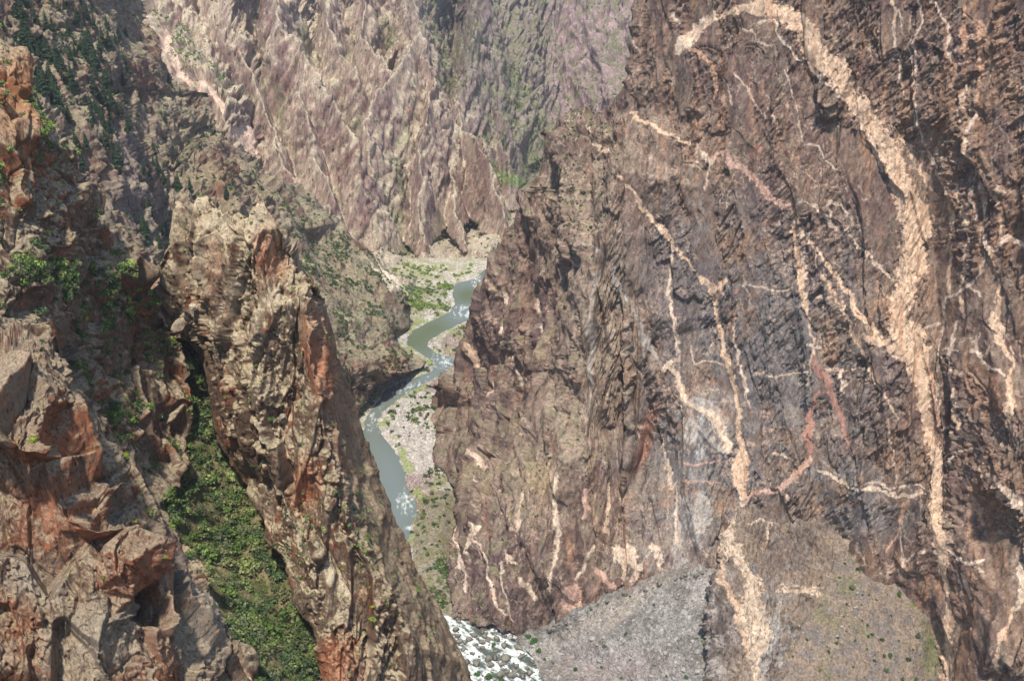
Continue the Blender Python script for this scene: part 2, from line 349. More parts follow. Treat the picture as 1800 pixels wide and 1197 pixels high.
# ------------------------------------------------------------------ light pegmatite veins of the big wall: (kind, [(x, y, width)...])
VEINS = [
 # the great dike from the arch at the top to the foot
 ('T', [(1215,62,7),(1235,48,9),(1262,34,12),(1290,22,12),(1318,15,16),(1345,8,30),(1375,20,34),(1400,38,34),(1424,60,40),(1432,90,44),(1455,112,46),(1477,130,48),(1495,160,44),(1508,185,40),(1527,205,36),(1543,230,38),(1560,262,38),(1575,300,36),(1588,340,44),(1606,368,58),(1612,400,50),(1604,440,42),(1597,476,44),(1588,520,46),(1577,560,38),(1582,585,44)]),
 ('T', [(1570,590,20),(1600,590,60),(1606,620,58),(1614,650,44),(1624,680,30),(1625,718,22),(1629,740,22),(1643,780,30),(1650,820,26),(1652,860,24),(1657,900,26),(1663,958,20),(1664,990,16),(1663,1031,11),(1666,1098,13),(1662,1131,24),(1664,1197,34)]),
 ('T', [(1516,590,10),(1540,600,16),(1562,606,24),(1590,622,36)]),
 ('T', [(1620,470,26),(1612,440,30),(1620,400,34),(1632,370,20),(1638,345,10),(1634,315,9),(1628,300,6)]),
 ('T', [(1348,18,14),(1338,28,10),(1320,22,8)]),
 ('C', [(1200,88,22),(1214,70,30),(1224,52,26),(1240,35,14),(1258,30,10)]),
 ('O', [(1258,36,6),(1290,22,9),(1308,16,8),(1335,20,8)]),
 ('W', [(1240,0,4),(1246,14,5),(1250,34,3)]), ('W', [(1256,0,3),(1262,24,4),(1268,30,3)]),
 # below the arch
 ('W', [(1338,42,6),(1358,38,6),(1366,40,5),(1364,56,4),(1368,66,4),(1378,74,6),(1390,84,6),(1398,98,6),(1416,114,6),(1434,126,6),(1446,140,6),(1460,152,5),(1473,166,4)]),
 ('W', [(1478,172,8),(1496,182,10),(1510,200,12),(1520,222,10),(1530,245,8),(1536,262,8),(1542,278,6),(1548,300,6)]),
 ('W', [(1308,54,3),(1316,56,3),(1326,50,3),(1332,70,3)]), ('W', [(1326,72,4),(1342,76,5),(1352,84,5),(1362,80,4),(1364,98,3)]),
 ('O', [(1205,80,3),(1222,86,6),(1238,96,8),(1250,110,12),(1260,130,9),(1262,150,6),(1254,170,6)]),
 ('W', [(1294,126,3),(1300,140,4),(1312,158,4),(1322,178,4),(1334,194,4),(1346,206,4)]),
 ('W', [(1274,140,3),(1280,158,4),(1284,186,4)]), ('W', [(1360,202,3),(1368,230,3)]),
 ('W', [(1376,122,2),(1388,150,2),(1398,186,2),(1404,214,3),(1410,250,2)]),
 ('W', [(1360,214,2),(1374,234,3)]), ('W',[(1420,255,3),(1436,260,3),(1448,280,3),(1462,290,3),(1476,300,3)]),
 # oblique pink vein of the middle
 ('T', [(1112,198,4),(1128,214,6),(1148,222,5),(1170,232,7),(1190,242,6),(1206,250,8),(1224,256,7),(1230,266,8)]),
 ('C', [(1228,262,12),(1238,276,16),(1246,284,12)]), ('P', [(1250,282,8),(1262,270,9),(1278,264,10),(1284,280,12),(1292,292,10)]),
 ('W', [(1248,290,5),(1244,308,5),(1240,336,4)]), ('W', [(1226,268,5),(1222,290,4)]),
 ('P', [(1296,292,12),(1316,304,13),(1330,318,14),(1344,330,13),(1350,342,13),(1360,352,8),(1374,358,12),(1384,364,14),(1392,372,8)]),
 ('W', [(1392,364,4),(1404,358,4),(1412,352,4)]), ('W', [(1416,354,5),(1430,362,6),(1440,368,7),(1452,380,6),(1460,396,7),(1472,404,8),(1484,410,5),(1500,424,4),(1506,436,6),(1522,446,6),(1534,460,7),(1548,472,6),(1562,486,7)]),
 ('W', [(1460,382,6),(1459,364,6),(1465,354,7),(1478,360,6),(1486,370,6),(1498,384,4),(1500,396,4),(1482,406,4)]),
 ('W', [(1366,388,3),(1366,402,3)]),
 ('T', [(1396,378,12),(1392,400,11),(1396,430,11),(1403,455,11),(1410,480,12),(1410,500,10),(1416,530,10),(1419,555,7),(1424,580,4),(1428,606,3),(1431,620,6)]),
 ('W', [(1408,445,8),(1414,470,6),(1416,490,5)]),
 ('R', [(1431,622,8),(1434,645,14),(1444,660,20),(1452,670,16),(1458,690,12),(1466,710,12),(1474,730,10),(1482,750,10),(1490,770,9),(1493,782,8)]),
 ('W', [(1430,612,4),(1424,640,4)]),
 ('R', [(1452,692,5),(1434,692,5),(1430,705,6),(1424,725,8),(1422,745,16),(1424,765,18),(1427,785,10),(1424,800,7)]),
 ('W', [(1408,415,14),(1416,416,14)]),
 ('T', [(1424,424,7),(1434,436,8),(1448,452,8),(1456,466,9),(1466,480,9),(1476,502,9),(1490,522,10),(1498,536,9),(1504,550,12),(1514,562,10),(1530,576,9),(1542,594,12),(1550,604,16)]),
 ('T', [(1430,430,3),(1436,460,4),(1446,486,5),(1458,502,8),(1466,520,9),(1478,542,10),(1488,566,9),(1498,590,11),(1510,612,8),(1520,630,9),(1532,650,8),(1546,672,6),(1558,692,6),(1570,712,4),(1582,736,2)]),
 ('W', [(1436,524,3),(1446,520,3),(1456,526,3),(1466,522,3),(1476,520,3)]),
 ('W', [(1310,496,3),(1324,500,3),(1336,502,3),(1350,506,3),(1360,510,3),(1372,512,3),(1384,508,4),(1396,504,4)]),
 ('R', [(1290,516,4),(1300,508,4)]), ('W', [(1312,495,3),(1308,502,3),(1318,520,2)]),
 ('W', [(1400,606,3),(1420,608,3),(1432,612,3),(1462,604,3)]),
 ('W', [(1440,650,3),(1472,652,5),(1486,650,4),(1520,652,4)]), ('W', [(1474,658,8),(1484,672,7),(1480,686,5)]),
 ('W', [(1318,662,4),(1330,660,4),(1345,655,3),(1370,660,3),(1400,658,3),(1425,656,3)]),
 ('W', [(1210,610,3),(1222,640,3),(1240,636,3),(1258,640,3),(1272,640,3)]),
 # funnel and the vein below it
 ('T', [(1232,490,10),(1248,506,16),(1260,516,16),(1268,500,12),(1276,492,8)]),
 ('T', [(1258,524,9),(1258,545,9),(1256,562,7),(1262,585,9),(1267,604,10),(1272,622,12),(1281,638,11),(1287,655,10),(1292,680,10),(1297,705,10),(1299,725,8),(1300,745,8),(1299,770,12),(1304,790,14),(1303,810,26),(1300,830,28),(1299,845,22),(1304,862,16),(1306,876,10)]),
 ('W', [(1294,560,2),(1295,600,4),(1299,640,3),(1306,660,6),(1308,680,6),(1312,700,3),(1318,716,2)]),
 ('G', [(1246,530,2),(1236,560,4),(1228,600,3),(1218,630,2)]),
 # left diagonal: upper thin vein
 ('T', [(1093,312,4),(1102,326,6),(1116,340,8),(1126,356,7),(1134,372,7),(1144,388,7),(1160,398,8),(1172,412,9),(1180,424,10),(1188,436,8),(1198,452,6),(1212,462,4),(1224,476,3)]),
 ('W', [(1184,430,6),(1180,450,6),(1178,480,5),(1176,520,5),(1182,540,5),(1188,560,7),(1192,590,4),(1196,612,5),(1196,628,5),(1188,640,5)]),
 ('G', [(1040,432,4),(1060,455,8),(1082,478,10),(1088,498,12),(1098,516,12),(1112,540,14),(1122,562,12),(1126,586,14),(1138,602,14),(1150,618,12),(1158,634,9),(1166,648,8)]),
 ('C', [(1170,648,10),(1182,638,10),(1190,660,12),(1196,680,12),(1204,698,10),(1216,712,9),(1232,720,10),(1248,728,14),(1260,740,18),(1268,752,20),(1276,770,16),(1282,790,16)]),
 ('G', [(1210,700,8),(1236,710,16),(1262,724,14),(1280,742,10)]),
 ('G', [(1210,736,5),(1230,752,8),(1250,772,9),(1268,790,10),(1280,806,8)]), ('G', [(1220,756,4),(1238,782,5),(1262,798,6)]),
 ('W', [(1185,690,3),(1190,700,5),(1200,715,3)]),
 # right-hand fork of the base
 ('P', [(1306,880,8),(1318,872,9),(1336,864,9),(1360,860,9),(1380,850,11),(1394,838,12),(1406,826,12),(1414,816,10),(1422,806,10),(1426,796,7),(1426,780,6)]),
 ('W', [(1360,796,3),(1378,798,5),(1392,802,3),(1410,808,3)]),
 ('W', [(1380,864,3),(1392,874,3)]),
 ('C', [(1440,824,4),(1456,830,6),(1474,840,9),(1492,848,8),(1508,855,8),(1530,856,8),(1552,864,7),(1572,872,10),(1584,870,8),(1610,868,5),(1630,866,4)]),
 ('G', [(1440,806,3),(1462,822,4),(1490,840,5),(1502,854,4)]),
 ('W', [(1510,844,3),(1540,848,4),(1564,860,4),(1590,854,4),(1612,852,3),(1630,860,3)]),
 ('O', [(1596,876,4),(1586,892,7),(1578,925,5),(1574,940,4),(1564,965,3)]), ('W', [(1578,928,4),(1588,955,5),(1594,985,6),(1598,992,5)]), ('W',[(1598,985,3),(1614,970,5),(1640,965,4)]),
 # lower left trunk, down past the ledge
 ('C', [(1306,878,12),(1300,894,12),(1294,910,10),(1286,926,14),(1282,940,22),(1284,960,26),(1296,985,30),(1310,1005,26),(1322,1026,28),(1322,1050,30),(1318,1070,42),(1322,1095,48),(1330,1115,44),(1334,1135,30),(1324,1155,18),(1326,1180,18),(1330,1200,20)]),
 ('T', [(1272,958,10),(1266,985,12),(1274,1010,14),(1280,1040,14),(1290,1060,14),(1298,1085,14),(1302,1110,16),(1312,1140,14),(1322,1160,12)]),
 ('G', [(1372,1050,8),(1362,1090,14),(1356,1120,16),(1348,1150,14),(1340,1190,16)]),
 ('C', [(1368,1040,8),(1390,1036,10),(1420,1042,12),(1450,1050,12),(1476,1058,14)]), ('W', [(1372,1026,3),(1400,1026,4),(1430,1034,4),(1450,1040,3)]),
 ('P', [(1390,1160,4),(1420,1166,6),(1450,1165,5),(1480,1170,4)]),
 ('W', [(1314,922,3),(1334,917,4),(1350,918,4),(1366,924,3)]), ('W', [(1348,918,2),(1352,945,3)]),
 # bottom pale patches of the wall foot
 ('C', [(1080,985,10),(1088,965,24),(1100,975,30),(1112,1000,22),(1104,1020,14)]), ('C', [(1138,958,12),(1148,965,18),(1156,985,12),(1160,1010,8)]),
 ('G', [(1184,900,8),(1190,930,16),(1192,960,24),(1196,990,28),(1186,1010,20)]),
 ('P', [(1010,1040,26),(1000,1058,34),(1014,1070,20)]), ('P', [(1045,1000,8),(1060,1020,10),(1082,1038,10),(1094,1050,6)]),
 ('W', [(1010,1020,6),(1030,990,5),(1042,960,5)]),
 ('G', [(1230,870,16),(1240,900,26),(1228,930,24),(1215,890,14)]),
 ('W', [(1187,850,4),(1188,880,5),(1186,920,6),(1190,950,7)]), ('C', [(1168,800,5),(1172,830,9),(1176,856,7),(1184,846,5)]),
 ('W', [(1156,740,2),(1162,800,3),(1170,850,2)]),
 ('P', [(1196,844,3),(1220,846,4),(1250,852,4),(1262,850,4)]), ('P', [(1196,812,3),(1220,818,4),(1240,812,4),(1268,812,3)]),
 # right part: verticals
 ('T', [(1570,0,6),(1574,20,7),(1572,42,5)]), ('W', [(1573,44,5),(1576,70,5),(1578,100,4),(1580,135,3),(1586,170,3)]),
 ('W', [(1616,0,3),(1616,20,4),(1618,38,4),(1615,60,5),(1613,80,5),(1610,115,6),(1611,150,5),(1612,180,5),(1616,210,5),(1618,235,5),(1622,246,4),(1628,262,4),(1640,280,7),(1648,292,6)]),
 ('W', [(1594,16,2),(1598,60,2),(1603,90,3),(1603,140,3),(1604,180,2),(1608,220,3),(1612,236,2)]), ('W', [(1550,110,3),(1566,108,3),(1580,106,3)]),
 ('W', [(1580,20,3),(1590,60,2),(1600,84,2)]),
 ('W', [(1634,0,8),(1646,16,5),(1656,34,4),(1664,44,6),(1667,62,6),(1664,80,7),(1670,94,9),(1673,106,6)]), ('O', [(1674,106,10),(1678,130,18),(1676,145,8)]),
 ('O', [(1688,10,6),(1690,30,7)]), ('O', [(1692,50,12),(1696,70,16),(1696,95,12),(1700,105,8)]),
 ('O', [(1716,40,10),(1722,100,10),(1718,150,8),(1714,180,5)]),
 ('W', [(1690,152,4),(1690,175,7),(1688,195,7),(1696,214,3)]), ('W', [(1696,190,3),(1708,194,4),(1709,206,6),(1706,216,9),(1705,228,6)]),
 ('T', [(1706,240,5),(1707,262,10),(1712,290,8),(1718,320,10),(1724,340,12),(1722,365,8),(1722,390,6),(1719,410,8),(1716,425,6),(1718,450,4),(1716,476,3)]),
 ('W', [(1702,250,3),(1706,300,3),(1708,350,2),(1706,390,2)]),
 ('T', [(1580,243,8),(1592,252,8),(1602,262,9),(1604,278,6)]),
 ('T', [(1618,280,4),(1617,295,6),(1622,306,7),(1628,318,8),(1634,335,7),(1632,350,8),(1636,365,8)]),
 ('W', [(1634,276,6),(1648,292,6)]), ('T', [(1648,300,6),(1656,312,6),(1668,324,6)]), ('T', [(1656,322,5),(1661,340,6),(1664,360,5),(1667,385,6),(1669,410,7),(1664,435,5),(1666,460,4),(1662,490,7),(1666,515,5)]),
 ('T', [(1675,325,5),(1678,345,6),(1685,360,6),(1690,380,6),(1692,400,6),(1693,430,6),(1690,450,5),(1694,475,6),(1686,490,6),(1684,505,4)]),
 ('W', [(1747,334,4),(1752,344,4),(1756,355,3),(1760,328,3)]), ('W', [(1756,334,3),(1772,338,4)]), ('T', [(1748,340,4),(1756,356,8),(1758,375,8),(1754,395,6),(1752,420,5),(1746,440,6)]),
 ('W', [(1724,418,5),(1732,436,8),(1744,442,7),(1752,432,6),(1766,420,12),(1780,426,12),(1800,438,9)]), ('T',[(1735,445,8),(1738,460,6),(1742,480,6)]),
 ('O', [(1640,430,8),(1655,432,6),(1680,428,6),(1700,434,5),(1718,432,4)]),
 ('W', [(1664,524,5),(1680,514,5),(1690,508,6),(1700,495,5),(1712,486,4),(1718,476,3)]), ('W', [(1700,506,3),(1712,512,4),(1718,520,2)]), ('T',[(1684,526,8),(1689,545,8),(1690,556,5)]),
 ('W', [(1662,526,5),(1656,545,4),(1657,565,4),(1654,590,3),(1648,612,3)]), ('W',[(1660,560,3),(1663,578,2)]),
 ('W', [(1624,576,3),(1636,574,5),(1652,568,5)]),
 ('T', [(1746,490,5),(1746,520,7),(1744,545,14),(1742,568,18),(1752,580,24),(1752,592,18),(1758,605,8),(1764,620,10),(1772,632,8)]),
 ('C', [(1728,600,8),(1734,618,8)]), ('W',[(1718,584,3),(1710,600,4),(1706,616,5),(1722,628,7),(1734,645,6),(1744,652,6),(1756,652,6),(1762,660,4)]),
 ('T', [(1774,610,6),(1772,640,7),(1768,660,6),(1772,690,14),(1776,715,16),(1772,735,8),(1776,760,6),(1780,780,5)]),
 ('W', [(1680,566,3),(1676,590,5),(1674,615,6),(1675,640,6),(1677,665,8),(1682,690,9),(1688,705,13),(1696,715,5),(1684,720,5)]), ('W', [(1660,612,3),(1678,618,3),(1690,620,3)]),
 ('W', [(1648,622,9),(1656,628,8)]), ('W',[(1646,655,4),(1648,690,5),(1650,720,5),(1652,745,5)]), ('O',[(1634,640,8),(1642,690,7),(1648,740,5)]),
 ('T', [(1684,718,5),(1692,745,7),(1700,765,14),(1710,775,8),(1716,790,8),(1722,810,9),(1721,825,8),(1732,835,12),(1738,845,8)]),
 ('W', [(1656,756,3),(1672,750,3),(1682,758,3)]), ('W', [(1668,798,3),(1690,794,3),(1710,788,3)]), ('W', [(1676,812,3),(1690,798,4)]), ('W',[(1748,752,3),(1764,738,3)]),
 ('W', [(1752,840,8),(1750,856,12),(1762,866,22),(1778,880,26),(1796,900,26),(1812,918,22)]),
 ('O', [(1786,0,40),(1800,25,26)]), ('O',[(1715,895,8),(1722,920,8)]), ('O',[(1706,860,5),(1708,890,6),(1700,940,4)]),
 ('W', [(1672,965,4),(1684,975,6),(1700,985,5),(1714,990,7),(1722,984,5)]), ('W',[(1700,1008,6),(1706,1045,6),(1708,1080,6),(1708,1105,4)]), ('W',[(1690,1010,5),(1692,1040,4),(1690,1060,3)]),
 ('W', [(1716,1000,4),(1724,1008,3)]), ('T',[(1770,1070,6),(1760,1100,8),(1752,1140,8),(1745,1190,8)]), ('C',[(1784,1000,20),(1790,1025,24),(1786,1050,16),(1776,1070,10)]),
 ('W', [(1650,740,3),(1656,700,3)]), ('W', [(1563,760,2),(1568,790,3),(1574,820,3),(1578,855,2)]), ('W',[(1560,730,2),(1566,760,2)]),
 # left (shadow-side) buttress
 ('W', [(886,518,10),(892,540,7),(900,562,8),(906,590,8),(911,620,9),(913,650,6),(916,690,4)]), ('T', [(872,500,5),(880,516,8)]),
 ('W', [(842,535,3),(846,575,3),(850,592,3)]), ('T', [(832,610,8),(836,650,8),(840,680,8)]),
 ('W', [(877,670,4),(880,690,5),(879,705,3)]), ('W',[(940,520,3),(948,560,4),(954,582,3)]),
 ('W', [(811,872,4),(816,900,4),(810,930,5),(812,960,6),(818,985,8),(822,1010,8),(822,1035,6)]), ('C', [(846,930,10),(840,955,8),(828,975,7)]), ('W',[(836,800,5),(843,830,5),(850,860,4)]),
 ('W', [(848,958,4),(860,985,4),(864,1020,5),(872,1050,6),(884,1075,4),(900,1092,3)]), ('W', [(884,990,3),(886,1015,4),(892,1050,4),(894,1080,3)]),
 ('C', [(892,968,8),(900,985,10),(912,992,6)]), ('C',[(920,1015,6),(930,1035,8),(938,1055,6)]), ('C',[(914,940,5),(918,900,5),(922,870,4)]),
 ('C', [(998,835,5),(992,870,6),(986,900,7),(985,960,6),(984,1000,6),(976,1035,4)]), ('P',[(1032,860,7),(1030,890,8),(1026,910,6)]), ('T',[(1072,850,6),(1070,890,8),(1064,930,8)]),
 ('G', [(1046,480,8),(1040,560,10),(1036,640,10),(1032,720,8)]), ('C',[(1044,250,4),(1060,262,12),(1080,268,6)]), ('W', [(1036,228,5),(1046,246,5)]),
 ('W', [(1118,68,2),(1124,80,4),(1130,92,4)]), ('W',[(1192,28,5),(1196,40,5)]), ('C',[(1180,140,5),(1182,150,6)]),
]
VCOL = {'T': lin(198,168,140), 'C': lin(196,174,150), 'O': lin(178,140,114), 'W': lin(204,180,158), 'P': lin(180,146,128), 'R': lin(156,116,102), 'G': lin(176,170,160)}
def vein_masks(S):
    """albedo masks of the veins on the wall surface, their edges frayed by noise"""
    P = S.P0
    f2 = fbm(P, 2.6, 3, 305) * 2.2; wx = fbm(P, 9, 4, 301) * 8 + f2; wy = fbm(P, 9, 4, 311) * 8 - f2
    x = S.px + wx; y = S.py + wy
    edge = fbm(P, 2.5, 3, 321)
    M = np.zeros(len(x), f32); C = np.zeros((len(x), 3), f32)
    order = np.argsort(y, kind='stable'); ys = y[order]
    for kind, pts in VEINS:
        m = np.zeros(0)
        for (x1, y1, w1), (x2, y2, w2) in zip(pts[:-1], pts[1:]):
            r = max(w1, w2) * 0.75 + 3
            a, b = np.searchsorted(ys, [min(y1, y2) - r, max(y1, y2) + r])
            j = order[a:b]; j = j[(x[j] > min(x1, x2) - r) & (x[j] < max(x1, x2) + r)]
            if not len(j): continue
            dx, dy = x2 - x1, y2 - y1; L2 = dx * dx + dy * dy
            t = np.clip(((x[j] - x1) * dx + (y[j] - y1) * dy) / L2, 0, 1)
            d = np.hypot(x[j] - x1 - t * dx, y[j] - y1 - t * dy)
            w = (w1 + (w2 - w1) * t) / 2
            w = w * (0.88 + 0.8 * edge[j]) + 0.2
            k = np.clip((w - d) / 1.3 + 0.5, 0, 1).astype(f32)
            if kind == 'G': k *= 0.45
            if max(w1, w2) < 6: k *= 0.8
            up = k > M[j]
            M[j] = np.maximum(M[j], k)
            C[j[up]] = VCOL[kind]
    return M, C

def in_poly(x, y, poly):
    c = np.zeros(x.shape, bool); n = len(poly)
    for i in range(n):
        (x1, y1), (x2, y2) = poly[i], poly[(i + 1) % n]
        if y1 == y2: continue
        c ^= ((y1 > y) != (y2 > y)) & (x < (x2 - x1) * (y - y1) / (y2 - y1) + x1)
    return c
def blob(x, y, cx, cy, rx, ry, ang=0):
    a = math.radians(ang); dx, dy = x - cx, y - cy
    u = (dx * math.cos(a) + dy * math.sin(a)) / rx; v = (-dx * math.sin(a) + dy * math.cos(a)) / ry
    return np.clip(1.4 - np.sqrt(u * u + v * v), 0, 1).astype(f32)
def streaks(P, w, seed, dip=(0, 0), long=14):
    return fbm(frame(P, dip, long), w, 4, seed, gain=0.6)

# ------------------------------------------------------------------ 1. the far side of the canyon
BG = [
 [(-100,-80,1900),(270,-80,1750),(480,-80,1720),(640,-80,1900),(730,-80,1800),(820,-80,1950),(890,-80,2300),(1060,-80,2400),(1350,-80,2100)],
 [(480,-80,1720),(490,20,1600),(505,60,1560),(540,110,1515),(570,150,1480),(600,210,1430),(625,268,1390),(632,300,1375)],
 [(640,-80,1960),(636,40,1860),(622,120,1780),(618,180,1690),(634,252,1590)],
 [(730,-80,1800),(737,56,1640),(700,110,1560),(665,160,1505),(640,208,1460),(642,236,1450)],
 [(737,56,1640),(760,130,1580),(748,190,1510),(742,228,1480),(728,300,1430),(734,380,1350),(745,430,1320)],
 [(716,120,1685),(700,190,1630),(685,260,1575),(698,350,1490),(722,425,1385)],
 [(650,272,1450),(652,305,1395),(656,350,1350),(650,430,1318)],
 [(634,252,1590),(632,310,1530),(622,360,1470),(615,420,1385)],
 [(790,-80,2080),(795,60,1890),(792,150,1765),(776,225,1645),(768,300,1550),(788,390,1440),(808,445,1345)],
 [(820,-80,1950),(822,120,1700),(800,222,1545),(832,240,1500),(852,272,1455),(872,325,1405),(886,380,1360),(860,430,1318)],
 [(820,300,1540),(815,360,1460),(830,420,1345)],
 [(890,-80,2300),(925,50,2150),(950,130,2050),(965,200,1980),(955,260,1880),(935,300,1700),(905,330,1560),(890,345,1500)],
 [(850,-80,2050),(870,60,1900),(890,160,1780),(905,250,1640)],
 [(1060,-80,2400),(1050,60,2120),(1090,150,1950),(1130,260,1760),(1350,420,1400)],
 [(985,-80,2420),(990,80,2200),(1010,200,2020),(1000,300,1720)],
 [(940,320,1560),(1000,330,1600),(950,380,1450)],
 [(100,300,1500),(270,-80,1750),(290,50,1560),(318,120,1470),(368,165,1400),(408,220,1340),(450,275,1295),(500,335,1260),(600,405,1215)],
 [(390,-80,1700),(400,40,1560),(440,120,1460),(462,200,1405),(500,270,1350),(535,330,1295)],
 [(440,-80,1860),(450,40,1710),(486,120,1630),(505,190,1575),(550,262,1500),(580,330,1430),(600,390,1340)],
 [(340,-80,1820),(352,40,1660),(378,100,1570),(420,170,1490),(440,210,1430)],
 [(600,405,1215),(660,455,1230),(700,500,-497),(745,545,-517),(770,548,-519),(800,522,-519),(830,497,-519),(868,463,-519)],
 [(705,440,1300),(735,452,1300),(760,462,1290),(800,475,-512),(835,470,-514),(866,455,-516)],
 [(640,440,1290),(670,440,1280),(690,470,1250)],
 [(100,700,1150),(600,700,1150),(740,640,1150),(900,600,1150),(1350,600,1150)],
]
def disp_bg(S):
    P, N = S.P0, S.N0
    fade = np.clip((P[:, 2] + 519) / 40, 0.1, 1)
    big = fbm(frame(P, (0.2, 0.1), 1.6), 150, 3, 11, ridged=True) * 34
    mid = fbm(frame(P, (0.25, 0.2), 2.2), 48, 4, 21, gain=0.55, ridged=True) * 17
    d1, h1, c1 = crag(P, 26, 31, (0.45, 0.2), 2.6, warp=0.15); d2, h2, c2 = crag(P, 11, 37, (0.5, 0.2), 2.6, warp=0.15); d3, h3, c3 = crag(P, 5, 41, (0.5, 0.2), 2.0)
    soft = in_poly(S.px, S.py, [(600,380),(700,430),(740,440),(800,470),(880,450),(880,520),(700,620),(560,420)]).astype(f32)
    scree = in_poly(S.px + fbm(P, 30, 2, 5) * 10, S.py, SCREE).astype(f32); S.aux['scree'] = scree; S.aux['h'] = h2; S.aux['h1'] = h1
    k = fade * (1 - 0.3 * soft) * (1 - 0.8 * scree)
    rgh = 0.3 + 0.9 * sm(0.2, 0.8, rnd(h1, 6))
    rib = fbm(frame(P, (0.55, 0.3), 4), 20, 4, 27, gain=0.6, ridged=True) * 13
    spur = fbm(frame(P, (-0.5, 0.25), 3.2), 85, 3, 29, gain=0.55, ridged=True) * 24
    d = (big * 0.42 + spur) * fade + (mid * 0.7 + rib + d1 * 16 + (d2 * 5.5 + d3 * 2.6) * rgh) * k; d = d - d.mean()
    S.aux['soft'] = soft; S.aux['big'] = big; S.aux['ck'] = c2
    return P + N * d[:, None] + np.array([0.2, 0, 0], f32) * (d2 * 4 * k)[:, None]
SCREE = [(283,52),(300,60),(318,105),(335,140),(366,152),(392,185),(400,215),(432,225),(450,268),(446,275),(422,250),(398,212),(372,172),(330,150),(305,118),(292,90)]
def col_bg(S):
    P, N, Ns = S.P, S.N, S.Ns; x, y = S.px, S.py
    n1 = fbm(P, 60, 4, 51); n2 = fbm(P, 14, 4, 52); st = streaks(P, 6, 53, (0.25, 0.2), 6)
    c = mix(np.tile(lin(178,156,136), (len(P), 1)), np.tile(lin(138,112,104), (len(P), 1)), sm(-0.25, 0.35, n1 + st * 0.5))
    c = mix(c, np.tile(lin(186,172,146), (len(P), 1)), sm(0.0, 0.5, n2) * 0.7)
    c = mix(c, np.tile(lin(140,106,96), (len(P), 1)), sm(0.72, 0.9, rnd(S.aux['h'], 9) * 0.7 + 0.3 * rnd(S.aux['h1'], 9)) * 0.8)
    steep = 1 - sm(0.35, 0.75, Ns[:, 2])
    c = mix(c, np.tile(lin(188,178,148), (len(P), 1)), (1 - steep) * 0.5)
    # greyer rock and scrub of the far right-hand slopes, darkened for their shaded side, and the pale pink wall beyond
    right = sm(0, 1, np.clip((x - (700 + (y - 60) * 0.55)) / 90, 0, 1)) * (1 - soft_floor(x, y))
    c = mix(c, np.tile(lin(126,112,106), (len(P), 1)), right * 0.75)
    pink = sm(0, 1, np.clip((x - (940 + np.abs(y - 140) * 0.12)) / 50, 0, 1))
    c = mix(c, np.tile(lin(158,134,130), (len(P), 1)), pink * 0.8)
    dk = blob(x, y, 830, 320, 60, 70, 20) + blob(x, y, 605, 270, 22, 50, -20)  # dark red rock, deepened to paint in the spurs' shaded right flanks
    c = mix(c, np.tile(lin(128,98,84), (len(P), 1)), np.clip(dk, 0, 1) * 0.6 * steep)
    # scrub in the gullies and low ground
    g = sm(0.05, 0.4, fbm(P, 22, 4, 61) + 0.5 * right - 0.25 * steep + soft_floor(x, y) * 0.15 - 0.22) * (0.35 + 0.4 * right)
    c = mix(c, np.tile(lin(112,112,82), (len(P), 1)), g)
    lnz = fbm(frame(P, (0.55, 0.3), 5), 7, 4, 71, gain=0.65, ridged=True); c = c * (1 - 0.5 * sm(0.55, 0.95, lnz) * (0.4 + 0.6 * steep))[:, None]
    c = c * (1 + 0.45 * np.clip(fbm(frame(P, (0.55, 0.3), 4), 4, 4, 72, gain=0.7), -0.8, 0.8))[:, None]
    ck = S.aux['ck']; c = c * (1 - 0.35 * ck[:, None])
    if 'gully' in S.aux: c = mix(c, np.tile(lin(120,120,84), (len(P), 1)), S.aux['gully'] * 0.6)
    c = mix(c, np.tile(lin(206,178,158), (len(P), 1)), S.aux['scree'] * 0.85)
    c = mix(c, np.tile(lin(232,222,196), (len(P), 1)), blob(x, y, 775, 480, 38, 14, 18) * 0.9 * (fbm(P, 10, 2, 8) > -0.2))
    c = mix(c, np.tile(lin(226,212,186), (len(P), 1)), blob(x, y, 675, 475, 36, 6, 38) * 0.8)
    c = mix(c, np.tile(lin(168,176,92), (len(P), 1)), blob(x, y, 838, 470, 26, 8, -20) * 0.9)
    c = mix(c, np.tile(lin(120,140,76), (len(P), 1)), (blob(x, y, 900, 315, 34, 10, 25)) * 0.8)
    return c
def soft_floor(x, y):
    return (sm(360, 430, y) * (1 - sm(740, 900, x) * 0.3)).astype(f32)
def pre_bg(it, px, py):
    m = sm(400, 470, px) * (1 - sm(860, 930, px)) * (1 - sm(360, 430, py))
    return it * (1 - 0.08 * m)
bgS = sheet('canyon_mountainside', -80, 660, [(-100,-80),(-100,660)], [(1330,-80),(1330,660)], BG, 1.4, 5, disp_bg, col_bg, M_FAR, pre=pre_bg,
            label='sunlit pinkish grey crags and spurs beyond the river bend', cat='mountainside')

